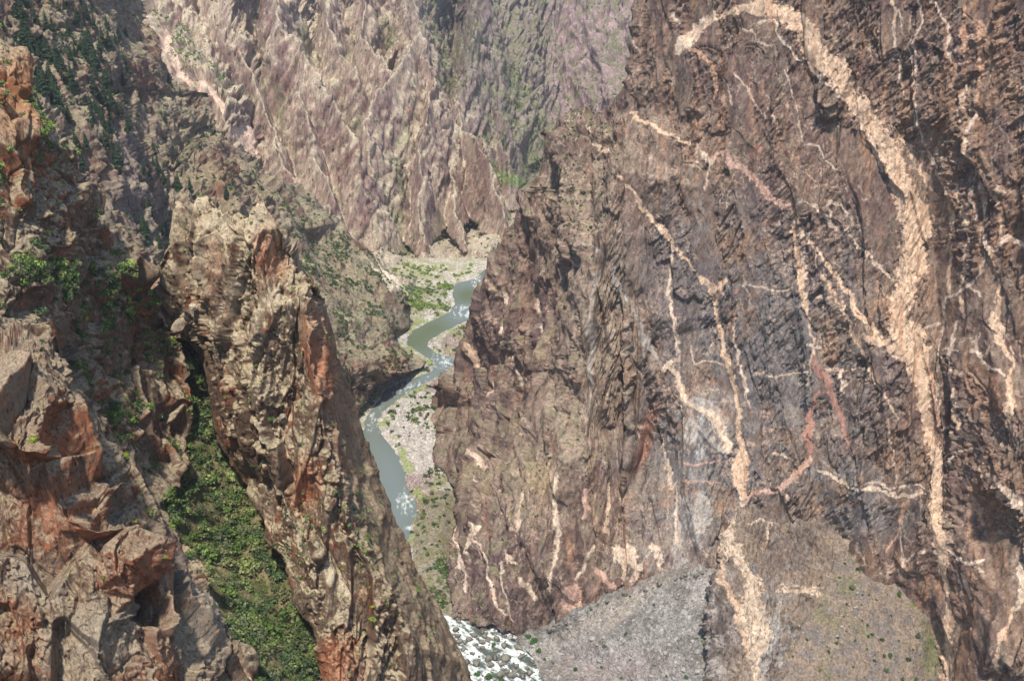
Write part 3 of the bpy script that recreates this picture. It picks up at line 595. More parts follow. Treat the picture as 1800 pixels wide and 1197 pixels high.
# sharp spurs stepping down to the river bend: a height field falling away on both sides of each crest line
CRESTS = [
 [(480,-60,1640),(490,20,1540),(530,90,1480),(570,150,1430),(600,210,1390),(628,268,1350),(634,330,1322)],
 [(720,-60,1800),(737,56,1620),(700,110,1540),(665,165,1480),(646,215,1430),(650,272,1395),(652,330,1350),(655,390,1312),(655,430,1296)],
 [(737,56,1620),(762,130,1560),(748,200,1500),(735,280,1440),(735,350,1380),(745,425,1325)],
 [(850,-60,1880),(830,60,1720),(815,140,1640),(805,222,1560),(835,240,1520),(855,272,1480),(872,325,1430),(886,385,1370)],
 [(805,222,1560),(790,290,1500),(800,360,1430),(822,425,1345)],
 [(400,-60,1680),(400,40,1570),(436,120,1480),(462,200,1410),(500,270,1350),(535,330,1300)],
 [(640,-60,1760),(640,30,1690),(655,90,1610),(690,130,1550)],
 [(530,90,1480),(520,160,1430),(545,230,1380),(572,300,1335),(590,350,1300)],
 [(580,-60,1760),(575,20,1660),(590,80,1590),(622,120,1540)],
 [(910,-80,2000),(870,40,1880),(868,130,1760),(885,220,1640),(900,300,1520)],
]
def build_spurs():
    st = 1.15 * Q
    xs = np.arange(-470, 60, st); ys = np.arange(1850, 1255, -st)
    X, Y = np.meshgrid(xs, ys); XY = np.stack([X.ravel(), Y.ravel()], 1)
    P3 = np.concatenate([XY, np.zeros((len(XY), 1))], 1).astype(f32)
    w = np.stack([fbm(P3, 60, 4, 1001) * 20, fbm(P3, 60, 4, 1011) * 20], 1); XW = XY + w
    Z = np.full(len(XY), -700.0); MD = np.full(len(XY), 1e3)
    for line in CRESTS:
        q = np.array([pt(*p) for p in line])
        for a, b in zip(q[:-1], q[1:]):
            e = b[:2] - a[:2]; t = np.clip(((XW - a[:2]) @ e) / (e @ e), 0, 1); dd = np.hypot(*(XW - a[:2] - t[:, None] * e).T)
            MD = np.minimum(MD, dd); Z = np.maximum(Z, a[2] + (b[2] - a[2]) * t - 3.0 * dd + 0.008 * np.minimum(dd, 110) ** 2)
    nr, nc = X.shape
    P0 = np.stack([XY[:, 0], XY[:, 1], Z], 1).reshape(nr, nc, 3); P0 = blur(P0, 1)
    N = grid_normals(blur(P0.copy(), 8)); N = coarse(N, 10); N /= np.linalg.norm(N, axis=-1, keepdims=True)
    S = Sheet(); S.P0 = P0.reshape(-1, 3).astype(f32); S.N0 = N.reshape(-1, 3).astype(f32); S.aux = {}
    S.px, S.py = [v.astype(f32) for v in proj(S.P0.astype(np.float64))]; S.shape = (nr, nc)
    P, N = S.P0, S.N0
    d1, h1, c1 = crag(P, 24, 31, (0.35, 0.2), 2.4, warp=0.15); d2, h2, c2 = crag(P, 10, 37, (0.45, 0.2), 2.4, warp=0.15); d3, h3, c3 = crag(P, 4.5, 41, (0.5, 0.2), 2.0)
    rib = fbm(frame(P, (0.5, 0.3), 4), 18, 4, 27, gain=0.6, ridged=True) * 9
    rgh = 0.4 + 0.8 * sm(0.2, 0.8, rnd(h1, 6)); k = np.clip((P[:, 2] + 519) / 30, 0.1, 1)
    d = (rib * 0.6 + d1 * 7 + (d2 * 4 + d3 * 2.5) * rgh) * k; d = d - d.mean()
    S.aux.update(scree=np.zeros(len(P), f32), soft=np.zeros(len(P), f32), h=h2, h1=h1, ck=c2, big=d, gully=(sm(14, 34, MD) * sm(-0.35, 0.15, fbm(P, 20, 3, 1021))).astype(f32))
    S.P = (P + N * d[:, None]).astype(f32)
    S.N = grid_normals(S.P.reshape(nr, nc, 3)).reshape(-1, 3).astype(f32)
    S.Ns = grid_normals(blur(S.P.reshape(nr, nc, 3).copy(), 3)).reshape(-1, 3).astype(f32)
    F = grid_faces(nr, nc); ok = (S.P[F][:, :, 2] > -523).any(1) & (Z[F] > -600).all(1)
    me = mk_mesh('canyon_spurs', S.P, F[ok], np.clip(col_bg(S), 0.004, 0.85), M_FAR)
    S.obj = link('canyon_spurs', me, label='jagged pink and grey spurs stepping down to the far river bend', cat='rocky spurs', kind='structure')
    S.front = ((Z > -540) & (S.Ns[:, 1] < 0.3)) * (0.2 + 0.8 * S.aux['gully'])
    return S
spS = build_spurs()

# ------------------------------------------------------------------ 2. the wooded slope on the left of the river
LS_R = [(228,-80),(240,0),(250,17),(274,53),(290,97),(298,117),(316,146),(338,160),(366,163),(380,192),(386,216),(436,272),(474,304),(535,334),(600,390),(640,430),(690,492),(735,560),(746,570),(716,590),(716,606),(735,618),(762,642),(756,655),(708,672),(674,690),(655,722),(640,738),(645,765),(645,860)]
LS = [
 [(228,-80,1330),(240,0,1290),(284,53,1280),(310,117,1270),(351,157,1262),(391,190,1240),(451,267,1225),(535,334,1195),(600,390,1165),(690,492,1115),(740,568,-518)],
 [(740,568,-518),(716,590,-519),(716,606,-519),(760,642,-519),(756,655,-519),(674,690,-519),(640,738,-519),(645,860,-519)],
 [(-100,-80,760),(-100,300,600),(-100,600,520)],
 [(60,-80,900),(110,20,880),(140,100,850),(200,180,850),(250,290,830),(280,440,760),(300,560,700)],     # rib with the grey slab
 [(130,-80,1020),(165,30,1000),(195,110,960),(240,210,960),(285,320,930),(280,400,880),(310,520,800)],     # wooded gully
 [(235,20,1220),(262,110,1130),(300,210,1060),(352,260,1000),(395,330,950),(412,370,925),(380,460,860),(420,560,800)], # dark red rib
 [(330,240,1120),(380,250,1120),(425,320,1080),(470,400,1020),(480,480,960)],
 [(395,215,1195),(450,300,1130),(520,400,1060),(560,500,1000),(590,560,960),(640,640,915),(640,735,-512)],
 [(560,420,1120),(620,500,1070),(670,560,1020),(690,620,960),(686,668,930)],
 [(600,600,915),(600,700,860),(560,800,800),(500,900,780),(645,860,-519)],
 [(20,0,800),(60,150,740),(100,300,660),(150,450,600)],
]
def disp_ls(S):
    P, N = S.P0, S.N0
    big = fbm(frame(P, (-0.3, 0.1), 1.6), 70, 3, 111, ridged=True) * 13
    mid = fbm(frame(P, (-0.4, 0.1), 2.4), 24, 4, 121, gain=0.55, ridged=True) * 7
    d1, h1, c1 = crag(P, 17, 131, (-0.4, 0.1), 2.2); d2, h2, c2 = crag(P, 7, 137, (-0.4, 0.1), 2.2); d3, h3, c3 = crag(P, 3, 141, (-0.4, 0.1), 1.8)
    fade = np.clip((P[:, 2] + 519) / 25, 0.15, 1)
    soft = (sm(440, 560, S.px) * (1 - sm(590, 640, S.py) * 0.8)).astype(f32)
    k = fade * (1 - 0.55 * soft); S.aux.update(h=h2, h1=h1, ck=c2, soft=soft)
    d = big * fade + (mid + d1 * 9 + d2 * 4.5 + d3 * 2.0) * k; d = d - d.mean() - 3 * sm(-60, 0, S.px - np.interp(S.py, [p[1] for p in LS_R], [p[0] for p in LS_R]))
    return P + N * d[:, None]
def col_ls(S):
    P, Ns = S.P, S.Ns; x, y = S.px, S.py; n = len(P)
    n1 = fbm(P, 40, 4, 151); n2 = fbm(P, 9, 4, 152); st = streaks(P, 3.5, 153, (-0.4, 0.1), 6)
    c = mix(np.tile(lin(140,122,104), (n, 1)), np.tile(lin(130,102,86), (n, 1)), sm(-0.25, 0.35, n1 + st * 0.5))
    c = mix(c, np.tile(lin(158,144,122), (n, 1)), sm(0.05, 0.5, n2) * 0.6)
    red = np.clip(blob(x, y, 385, 310, 28, 60, -25) + blob(x, y, 275, 70, 18, 50, -25) + blob(x, y, 350, 175, 24, 14, 30) + blob(x, y, 250, 150, 22, 40, -30) + blob(x, y, 690, 650, 18, 30, 0), 0, 1)
    c = mix(c, np.tile(lin(120,76,60), (n, 1)), red * 0.7)
    gr = np.clip(blob(x, y, 238, 330, 34, 90, -14) + blob(x, y, 225, 255, 14, 22, -25), 0, 1)
    c = mix(c, np.tile(lin(140,124,116), (n, 1)), gr * 0.8)
    flat = sm(0.45, 0.8, Ns[:, 2])
    c = mix(c, np.tile(lin(152,144,114), (n, 1)), flat * 0.5)
    g = sm(0.0, 0.35, fbm(P, 13, 4, 161) + flat * 0.1 + S.aux['soft'] * 0.2 - 0.14) * 0.5 * (1 - 0.8 * gr)
    c = mix(c, np.tile(lin(94,96,66), (n, 1)), g * 0.8)
    c = mix(c, np.tile(lin(216,200,172), (n, 1)), np.clip(blob(x, y, 668, 478, 36, 5, 40) + blob(x, y, 700, 507, 20, 5, 20), 0, 1) * 0.8)
    c = c * (1 + 0.5 * np.clip(fbm(frame(P, (-0.4, 0.1), 4), 3, 4, 172, gain=0.7), -0.8, 0.8))[:, None]
    c *= (1 - 0.4 * S.aux['ck'][:, None])
    return c
lsS = sheet('wooded_mountainside', -80, 860, [(-100,-80),(-100,860)], LS_R, LS, 1.35, 3, disp_ls, col_ls, M_FAR, wrap=(0, 60, 0),
            label='dark wooded mountainside with red ribs falling to the river on its left bank', cat='mountainside')

# ------------------------------------------------------------------ 3. the big painted cliff and its buttress
W_L = [(1119,-80),(1121,0),(1117,40),(1118,80),(1111,110),(1108,165),(1103,182),(1092,188),(1072,186),(1060,200),(1046,192),(1030,204),(1022,192),(1006,186),(990,200),(980,222),(966,236),(962,262),(960,280),(958,300),(950,318),(948,334),(930,338),(918,350),(910,372),(902,392),(888,412),(880,440),(872,466),(862,494),(846,512),(842,530),(832,566),(822,600),(812,636),(796,656),(772,668),(762,690),(758,722),(762,760),(758,800),(790,850),(806,880),(800,910),(790,960),(782,1010),(792,1050),(798,1085),(862,1104),(905,1124),(940,1150),(965,1200),(975,1260)]
WALL = [
 [(1119,-80,795),(1121,0,788),(1111,110,776),(1106,178,766)],
 [(1090,190,778),(1060,195,800),(1006,188,818),(966,236,822),(958,300,826),(948,336,828),(905,385,836),(872,466,850),(846,512,862),(832,566,876),(812,636,890),(772,668,900),(760,710,-519),(758,800,-519),(790,850,-514),(806,880,-508),(790,960,-506),(790,1040,-514),(798,1088,-519),(870,1108,597),(950,1108,593),(1000,1084,592),(1060,1056,588),(1120,1030,584),(1180,1008,581),(1262,998,576)],
 [(798,1088,-519),(800,1260,600),(870,1260,584),(960,1260,582),(1075,1260,590),(1262,1260,580)],
 [(1250,-80,745),(1260,100,728),(1250,240,712),(1230,330,700),(1200,440,690),(1160,560,680),(1130,620,676),(1170,700,655),(1200,800,628),(1220,900,606),(1235,970,584)],
 [(1100,192,762),(1102,240,745),(1090,300,722),(1060,400,698),(1042,470,690),(1036,560,680),(1010,640,672),(1020,720,655),(1032,800,640),(1010,900,628),(985,1000,612),(975,1050,603)],
 [(1090,300,722),(1140,420,708),(1130,520,700),(1150,600,684)],
 [(1106,178,766),(1075,240,768),(1040,300,775),(1000,340,785),(960,380,800),(940,440,806),(925,560,800),(915,640,800)],
 [(1000,250,795),(1010,330,780),(1000,430,770),(985,520,755),(970,600,748),(940,680,755),(925,720,760)],
 [(1040,300,775),(1030,420,735),(1000,540,725),(985,640,718),(960,720,708),(930,780,702),(860,830,705),(826,880,700)],
 [(905,385,836),(890,480,826),(872,560,830),(868,640,835),(850,720,820),(835,780,790)],
 [(1000,800,655),(960,850,650),(915,890,650),(905,960,628),(900,1040,611)],
 [(1000,810,650),(1030,850,636),(1025,920,618)],
 [(860,830,705),(850,900,672),(842,980,640),(838,1050,617)],
 [(822,930,690),(815,1000,655),(815,1055,628)],
 [(1140,740,668),(1110,830,652),(1085,920,622),(1075,980,600)],
 [(1090,830,636),(1120,900,612),(1150,960,594),(1155,985,588)],
 [(1450,-80,708),(1450,100,690),(1450,240,676),(1430,360,664),(1440,500,648),(1440,640,632),(1440,760,616),(1440,850,602),(1460,960,595),(1460,1260,575)],
 [(1300,200,702),(1330,420,680),(1310,560,662),(1300,700,644),(1290,800,626),(1290,880,610),(1280,960,590)],
 [(1540,-80,690),(1560,200,665),(1595,330,640),(1600,480,622),(1570,590,606),(1590,625,600)],
 [(1588,645,600),(1600,760,588),(1620,900,566),(1640,1050,545),(1640,1260,520)],
 [(1625,300,650),(1640,440,632),(1650,580,612),(1670,740,584),(1670,900,560)],
 [(1700,-80,652),(1700,200,628),(1700,400,604),(1720,560,585),(1700,740,566),(1700,860,548),(1690,960,538),(1700,1100,512),(1690,1260,490)],
 [(1740,870,528),(1745,920,529),(1735,960,520)], [(1790,760,520),(1760,830,515),(1752,860,512),(1790,910,505)], [(1780,950,508),(1750,1050,494),(1740,1150,480)],
 [(2120,-80,540),(2120,700,460),(2120,1260,390)],
 [(1900,-80,600),(1900,300,570),(1900,700,520),(1900,900,490),(1900,1260,440)],
]
FX = [780, 860, 950, 1000, 1060, 1120, 1180, 1262, 1300]; FY = [1105, 1108, 1108, 1084, 1056, 1030, 1008, 998, 3000]
def disp_wall(S):
    P, N = S.P0, S.N0
    dip = (-0.12, 0.25)
    big = fbm(frame(P, dip, 2.4), 60, 3, 211, ridged=True) * 8
    mid = fbm(frame(P, (0.1, 0.25), 2.8), 20, 4, 221, gain=0.55, ridged=True) * 4.5
    d1, h1, c1 = crag(P, 15, 231, dip, 3.2, warp=0.12, crack=0.1, cw=0.03); d2, h2, c2 = crag(P, 6.5, 237, (0.35, 0.2), 3.0, warp=0.12, crack=0.15); d3, h3, c3 = crag(P, 2.4, 241, (0.35, 0.1), 2.6, warp=0.15)
    d0, h0, c0 = crag(P, 34, 229, (0.05, 0.25), 3.6, warp=0.1, crack=0.0)
    gr = fbm(frame(P, (0.55, 0.2), 5), 3.0, 4, 245, gain=0.6) * 2.0 + fbm(frame(P, (0.1, 0.2), 5), 1.6, 3, 246, ridged=True) * 0.8
    left = 1 - sm(1040, 1140, S.px + 0 * S.py)
    k = (0.85 + 0.8 * left).astype(f32)
    foot = np.interp(S.px, FX, FY); fade = np.clip((P[:, 2] + 519) / 30, 0.3, 1) * (0.5 + 0.5 * sm(5, 60, foot - S.py)); big = big * sm(-10, 80, foot - S.py)
    vm, vc = vein_masks(S); S.aux.update(vm=vm, vc=vc, h=h2, h1=h1, ck=c2 * 0.7 + c3 * 0.3, left=left)
    rgh = 0.15 + 1.1 * sm(0.2, 0.8, rnd(h1, 6))
    grv = fbm(frame(P, (0.2, 0.25), 6), 13, 4, 248, gain=0.6, ridged=True) * 3.5
    d = (big * (0.7 + left) * fade / np.maximum(fade, 0.75) + d0 * 7 + mid * k * 0.8 + d1 * 4.4 * k + (d2 * 2.3 + d3 * 1.3 + gr * 1.3) * rgh * (1 - 0.45 * vm)) * np.maximum(fade, 0.75) + vm * 0.12 + grv * left; d = d - d.mean()
    return P + N * d[:, None]
def col_wall(S):
    P, Ns = S.P, S.Ns; x, y = S.px, S.py; n = len(P); T = lambda *c: np.tile(lin(*c), (n, 1))
    n1 = fbm(P, 45, 4, 251); n2 = fbm(P, 11, 4, 252); fol = fbm(frame(P, (0.6, 0.2), 5), 2.2, 4, 253, gain=0.65)
    vst = streaks(P, 3.0, 254, (0, 0.1), 14); vst2 = streaks(P, 9, 255, (0, 0.1), 7)
    c = mix(T(130,108,92), T(108,86,78), sm(-0.3, 0.3, n1))
    c = mix(c, T(128,114,98), sm(-0.05, 0.4, n2) * 0.6)
    # rust-coloured water streaks
    ru = sm(0.02, 0.35, vst * 0.7 + vst2 * 0.9 + 0.12 * sm(1500, 1750, x) - 0.02) * (0.85 - 0.35 * S.aux['left'])
    c = mix(c, T(154,118,92), ru * 0.75)
    dkst = sm(0.08, 0.4, streaks(P, 5, 256, (0.1, 0.2), 7) - 0.02)
    c = mix(c, T(76,58,52), dkst * 0.6)
    # grey-blue schist of the lower middle
    gz = np.clip(blob(x, y, 1340, 640, 210, 260) * 1.0 + blob(x, y, 1200, 860, 110, 130) + blob(x, y, 1520, 880, 90, 60, 15) * 1.1 + blob(x, y, 1180, 400, 80, 130, 20) * 0.4, 0, 1) * sm(-0.5, 0.15, n1 + n2 * 0.7)
    c = mix(c, T(114,108,104), gz * 0.85); c = mix(c, T(84,82,86), gz * sm(0.0, 0.4, fol) * 0.8)
    wht = np.clip(blob(x, y, 1235, 760, 50, 55) * 0.8 + blob(x, y, 1215, 900, 40, 90) * 0.6 + blob(x, y, 1120, 985, 60, 30) * 0.5, 0, 1) * sm(-0.1, 0.3, fbm(frame(P, (0.3, 0.2), 2), 4, 4, 259, gain=0.7))
    c = mix(c, T(184,180,172), wht * 0.8)
    # lighter olive ribs of the buttress
    ol = np.clip(blob(x, y, 1040, 570, 60, 190, 8) + blob(x, y, 985, 790, 60, 110, 30) + blob(x, y, 1000, 340, 70, 60) * 0.8 + blob(x, y, 930, 890, 60, 60) * 0.7 + blob(x, y, 1110, 600, 50, 90) * 0.6, 0, 1) * sm(-0.45, 0.1, n2 + n1 * 0.5)
    c = mix(c, T(156,138,118), ol * 0.6)
    sand = blob(x, y, 962, 848, 34, 30, -25); c = mix(c, T(164,140,108), sand * 0.8)
    rd = np.clip(blob(x, y, 1130, 770, 14, 60, 22) * 1.2, 0, 1); c = mix(c, T(140,94,72), rd * 0.7)
    pur = np.clip(blob(x, y, 860, 620, 50, 130) + blob(x, y, 970, 520, 30, 60) * 0.6 + blob(x, y, 880, 1010, 120, 110) * 1.1 + blob(x, y, 1010, 950, 40, 90) * 0.5, 0, 1) * sm(-0.4, 0.1, n2 + 0.5 * n1 + 0.1)
    c = mix(c, T(88,70,68), pur * 0.75)
    c = mix(c, T(160,112,84), sm(0.15, 0.4, vst2) * pur * 0.6)
    spot = np.clip(sum(blob(x, y, a, b, 5, 7) for a, b in [(1320,272),(1332,262),(1384,270),(1388,330)]), 0, 1); c = mix(c, T(160,100,88), spot * 0.5)
    flat = sm(0.5, 0.85, Ns[:, 2]); c = mix(c, T(148,134,112), flat * 0.3)
    top = flat * S.aux['left'] * sm(0.0, 0.3, fbm(P, 8, 3, 260)); c = mix(c, T(100,104,66), top * 0.6)
    # foliation flecks: thin light and dark lines
    c = c * (1 + 0.7 * np.clip(fol, -0.75, 0.9))[:, None]
    c = c * (1 - (0.45 + 0.25 * S.aux['left']) * sm(0.55, 0.95, fbm(frame(P, (0.35, 0.2), 6), 6, 4, 267, gain=0.6, ridged=True)))[:, None]
    th = fbm(frame(P, (-0.25, 0.2), 2.2), 16, 4, 266, ridged=True); c = mix(c, T(196,166,146), sm(0.86, 0.95, th) * 0.7 * sm(-0.1, 0.2, n2))
    c *= (1 - 0.35 * S.aux['ck'][:, None])
    W = P / f32(13) + np.stack([fbm(P, 8, 3, 271), fbm(P, 8, 3, 272), fbm(P, 8, 3, 273)], 1) * f32(0.45)
    q1, q2 = cells(W, 275)[:2]; web = np.clip(1 - (q2 - q1) / 0.035, 0, 1)
    c = mix(c, T(196,172,150), web * sm(0.0, 0.25, fbm(P, 28, 3, 276) + 0.08 + 0.25 * gz) * 0.6)
    W = P / f32(24) + np.stack([fbm(P, 12, 4, 281), fbm(P, 12, 4, 282), fbm(P, 12, 4, 283)], 1) * f32(0.5)
    q1, q2 = cells(W, 285)[:2]; c = mix(c, T(194,162,138), np.clip(1 - (q2 - q1) / 0.03, 0, 1) * sm(-0.05, 0.2, fbm(P, 40, 3, 286)) * 0.75)
    vc = S.aux['vc'] * (1 + 0.6 * fbm(P, 3, 4, 263, gain=0.7) + 0.3 * np.clip(fol, -0.6, 0.6))[:, None]
    vc = mix(vc, T(172,128,98), sm(0.05, 0.35, vst) * 0.5)
    c = mix(c, vc, S.aux['vm'] * (0.96 - 0.5 * sm(0.25, 0.55, fbm(P, 6, 4, 264, gain=0.6))))
    g = blob(x, y, 1005, 335, 10, 4) + blob(x, y, 1025, 340, 8, 4)
    return c
WM_L = [(1119,-80),(1123,0),(1116,18),(1119,34),(1113,48),(1119,66),(1112,80),(1114,96),(1107,112),(1110,128),(1104,140),(1110,158),(1104,176),(1100,230),(1092,300),(1090,500),(1090,1260)]
BT_L = [p for p in W_L if p[1] >= 236]
BT_TOP = [(760,44),(955,40),(961,10),(971,0),(978,-4),(985,-16),(992,-20),(998,-27),(1006,-38),(1018,-34),(1028,-33),(1034,-22),(1042,-18),(1050,-24),(1061,-29),(1068,-40),(1078,-50),(1090,-64),(1101,-80),(1111,-93),(1130,-104)]
def pre_bt(it, px, py):
    return it * (1 - 0.006 * sm(1098, 1124, px) - 0.02 * sm(1110, 1140, px))
wallS = sheet('painted_cliff', -80, 1260, WM_L, [(2060,-80),(2060,1260)], WALL, 1.22, 4, disp_wall, col_wall, M_WALL, wrap=(110, 0, 0),
              label='huge dark cliff streaked with branching pale pink veins', cat='cliff')
btS = sheet('brown_buttress', 226, 1260, [(962,226)] + BT_L, [(1128,226),(1128,1260)], WALL, 1.22, 4, disp_wall, col_wall, M_WALL, wrap=(110, 0, 50), tri_top=BT_TOP, top_fade=120, pre=pre_bt,
              label='brown and olive buttress falling from the painted cliff to the river', cat='buttress')

# ------------------------------------------------------------------ 4. the ledge with its own pillar edge at the foot of the cliff
ML = [(1302,876),(1296,900),(1284,925),(1272,955),(1264,985),(1268,1000),(1258,1012),(1262,1030),(1248,1040),(1253,1056),(1240,1066),(1247,1082),(1238,1096),(1246,1112),(1242,1128),(1252,1140),(1245,1160),(1254,1176),(1246,1190),(1252,1210),(1252,1270)]
MR = [(1330,876),(1470,905),(1560,960),(1620,1000),(1650,1060),(1662,1130),(1680,1200),(1690,1270)]
MOUND = [
 [(1302,876,614),(1284,925,596),(1264,985,575),(1248,1040,548),(1243,1100,525),(1250,1200,495),(1252,1270,480)],
 [(1330,876,612),(1400,880,612),(1470,905,602),(1560,960,588),(1620,1000,570),(1650,1060,556),(1662,1130,540),(1690,1270,510)],
 [(1262,1040,546),(1268,1110,518),(1270,1200,490)],
 [(1300,930,588),(1310,1000,563),(1330,1080,530),(1340,1180,498),(1345,1270,478)],
 [(1345,960,590),(1362,1040,556),(1370,1120,528),(1360,1270,486)],
 [(1400,900,602),(1440,1000,562),(1470,1100,528),(1490,1200,500),(1500,1270,482)],
 [(1520,960,585),(1570,1050,552),(1600,1150,522),(1620,1270,495)],
]
def disp_mound(S):
    P, N = S.P0, S.N0; x, y = S.px, S.py
    talus = in_poly(x + fbm(P, 14, 4, 402, gain=0.6) * 34, y + fbm(P, 11, 3, 406) * 22, [(1470,985),(1520,960),(1570,960),(1640,1010),(1680,1290),(1350,1290),(1390,1140),(1420,1080)]).astype(f32)
    low = (1 - 0.85 * talus)
    ed = np.exp(-np.minimum.reduce([np.abs(x - np.interp(y, [p[1] for p in MR], [p[0] for p in MR])), (y - 876) * 1.0]) / 22); x = x + 0; d1, h1, c1 = crag(P, 12, 431, (0.3, 0.3), 1.6); d2, h2, c2 = crag(P, 5, 437, (0.4, 0.2), 1.6); d3, h3, c3 = crag(P, 2.1, 441, (0.4, 0.1), 1.6)
    vm, vc = vein_masks(S); S.aux.update(vm=vm * (1 - talus * 0.8), vc=vc, ck=c2 * 0.6 + c3 * 0.4, talus=talus)
    d = (fbm(P, 40, 3, 403) * 5 + fbm(P, 14, 4, 404, ridged=True) * 3 + d1 * 4.0 + d2 * 2.2 + d3 * 1.2 + fbm(frame(P, (0.6, 0.2), 5), 3.0, 4, 246, gain=0.6) * 2.4) * low + fbm(P, 6, 4, 405) * 0.6 + d3 * 0.3 + ed * (fbm(P, 9, 4, 407) * 7 + d1 * 2.5)
    return P + N * d[:, None]
def col_mound(S):
    P, Ns = S.P, S.Ns; x, y = S.px, S.py; n = len(P); T = lambda *c: np.tile(lin(*c), (n, 1))
    n1 = fbm(P, 30, 4, 451); n2 = fbm(P, 7, 4, 452); fol = fbm(frame(P, (0.7, 0.2), 4), 1.8, 4, 453, gain=0.65)
    c = mix(T(138,120,102), T(114,100,90), sm(-0.2, 0.25, n1 + n2 * 0.5)); c = mix(c, T(160,146,130), sm(0, 0.4, n2) * 0.5)
    grey = blob(x, y, 1355, 1120, 50, 90) + blob(x, y, 1248, 1120, 30, 120); c = mix(c, T(150,144,138), np.clip(grey, 0, 1) * sm(-0.3, 0.2, n2) * 0.8)
    dark = blob(x, y, 1262, 1110, 34, 120); c = mix(c, mix(T(84,74,70), T(150,138,128), sm(-0.1, 0.3, n2 + fol * 0.5)), dark * 0.8)
    c = c * (1 + 0.4 * np.clip(fol, -0.7, 0.7) * (1 - S.aux['talus']))[:, None]
    t = mix(T(128,112,96), T(114,104,96), sm(-0.2, 0.3, n2)); t = mix(t, T(108,104,72), sm(0.1, 0.4, fbm(P, 18, 3, 454)) * 0.5)
    t = t * (1 + 0.5 * fbm(P, 1.2, 2, 455))[:, None]
    gpatch = in_poly(x, y, [(1596,985),(1612,1000),(1626,1060),(1602,1068),(1596,1040)]).astype(f32) + blob(x, y, 1640, 1150, 20, 40) * 0.5
    t = mix(t, T(92,108,44), np.clip(gpatch, 0, 1) * 0.85)
    c = mix(c, t, S.aux['talus'])
    vc = S.aux['vc'] * (1 + 0.35 * fbm(P, 3, 4, 463))[:, None]
    c = mix(c, vc, S.aux['vm'] * (0.9 - 0.85 * sm(0.1, 0.4, fbm(P, 5, 4, 464, gain=0.6))))
    c = c * (1 - 0.5 * sm(0.6, 0.95, fbm(frame(P, (0.35, 0.2), 4), 5, 4, 467, gain=0.6, ridged=True)) * (1 - S.aux['talus']))[:, None]
    return c * (1 - 0.3 * S.aux['ck'][:, None] * (1 - S.aux['talus'])[:, None])
mdS = sheet('rocky_ledge', 876, 1270, ML, MR, MOUND, 1.25, 3, disp_mound, col_mound, M_WALL, wrap=(70, 10, 8),
            label='olive brown rocky ledge with a shrub dotted talus at the foot of the painted cliff', cat='ledge')

# ------------------------------------------------------------------ 5. grey talus fan running down to the rapids
FAN = [
 [(862,1106,-519),(905,1126,-519),(935,1152,-519),(958,1200,-519),(970,1270,-519)],
 [(940,1106,598),(950,1108,595),(1000,1084,589),(1060,1056,585),(1120,1030,581),(1180,1008,578),(1262,998,573),(1330,992,563)],
 [(862,1070,660),(950,1078,630),(1000,1052,626),(1060,1026,622),(1120,1000,618),(1180,978,614),(1262,966,606),(1330,960,596)],
 [(1000,1150,-514),(1060,1120,560),(1130,1080,560),(1200,1050,558)],
 [(1000,1270,-512),(1100,1200,535),(1180,1150,530),(1262,1110,528)], [(1330,1270,480),(1180,1270,505)],
]
def disp_fan(S):
    P, N = S.P0, S.N0
    d2, h2, c2 = crag(P, 3.0, 537, (0, 0), 1.0); d3, h3, c3 = crag(P, 1.2, 541, (0, 0), 1.0)
    S.aux['h'] = h3
    a = np.clip((P[:, 2] + 519) / 8, 0.3, 1); r = sm(0.0, 0.3, fbm(P, 22, 3, 504))
    run = blob(S.px, S.py, 1090, 1085, 130, 9, -31); S.aux['run'] = run
    edge = sm(1, 0, np.clip((S.py - np.interp(S.px, FX, FY)) / 50, 0, 1)); d = fbm(P, 12, 3, 505) * 4 * edge + d2 * 1.5 * edge + fbm(P, 30, 3, 503) * 2.5 * a + (d2 * 0.6 * r + d3 * 0.45) * (1 - run * 0.7) - run * 1.2
    return P + N * d[:, None]
def col_fan(S):
    P = S.P; n = len(P); x, y = S.px, S.py; T = lambda *c: np.tile(lin(*c), (n, 1))
    c = mix(T(146,140,132), T(122,116,108), sm(-0.2, 0.3, fbm(P, 16, 4, 551)))
    c = c * (1 + 0.5 * (rnd(S.aux['h'], 5) - 0.5))[:, None] * 0.92
    ax = (x * 0.86 - (y - 1000) * -0.5) / 60.0; ch = fbm(np.stack([(x * 0.5 + y * 0.86) / 26, (x * 0.86 - y * 0.5) / 160, x * 0], 1).astype(f32) * 10, 10, 4, 559); c = c * (1 + 0.55 * np.clip(ch, -0.6, 0.6))[:, None]
    c = mix(c, T(164,150,134), np.clip(blob(x, y, 1090, 1062, 150, 16, -31) + blob(x, y, 1060, 1110, 110, 10, -40) * 0.6, 0, 1) * 0.6); c = mix(c, T(104,96,90), sm(0.1, 0.35, fbm(P * np.array([1, 0.5, 1], f32), 7, 4, 557)) * 0.5); c = mix(c, T(176,168,160), sm(0.93, 1.0, rnd(S.aux['h'], 8)))
    c = mix(c, T(150,130,122), blob(x, y, 1080, 1190, 110, 60, 0) * 0.4)
    c = mix(c, T(96,102,62), sm(0.15, 0.4, fbm(P, 9, 3, 553)) * sm(1150, 1250, x) * sm(1020, 1100, y) * 0.6)
    return c
fanS = sheet('talus_slope', 966, 1270, [(1200,966),(1120,1000),(1060,1026),(1000,1052),(930,1080),(862,1104),(905,1126),(935,1152),(958,1200),(970,1270)],
             [(1330,966),(1330,1270)], FAN, 1.3, 3, disp_fan, col_fan, M_TALUS, label='grey scree fan between the cliff foot and the white rapids', cat='scree slope')
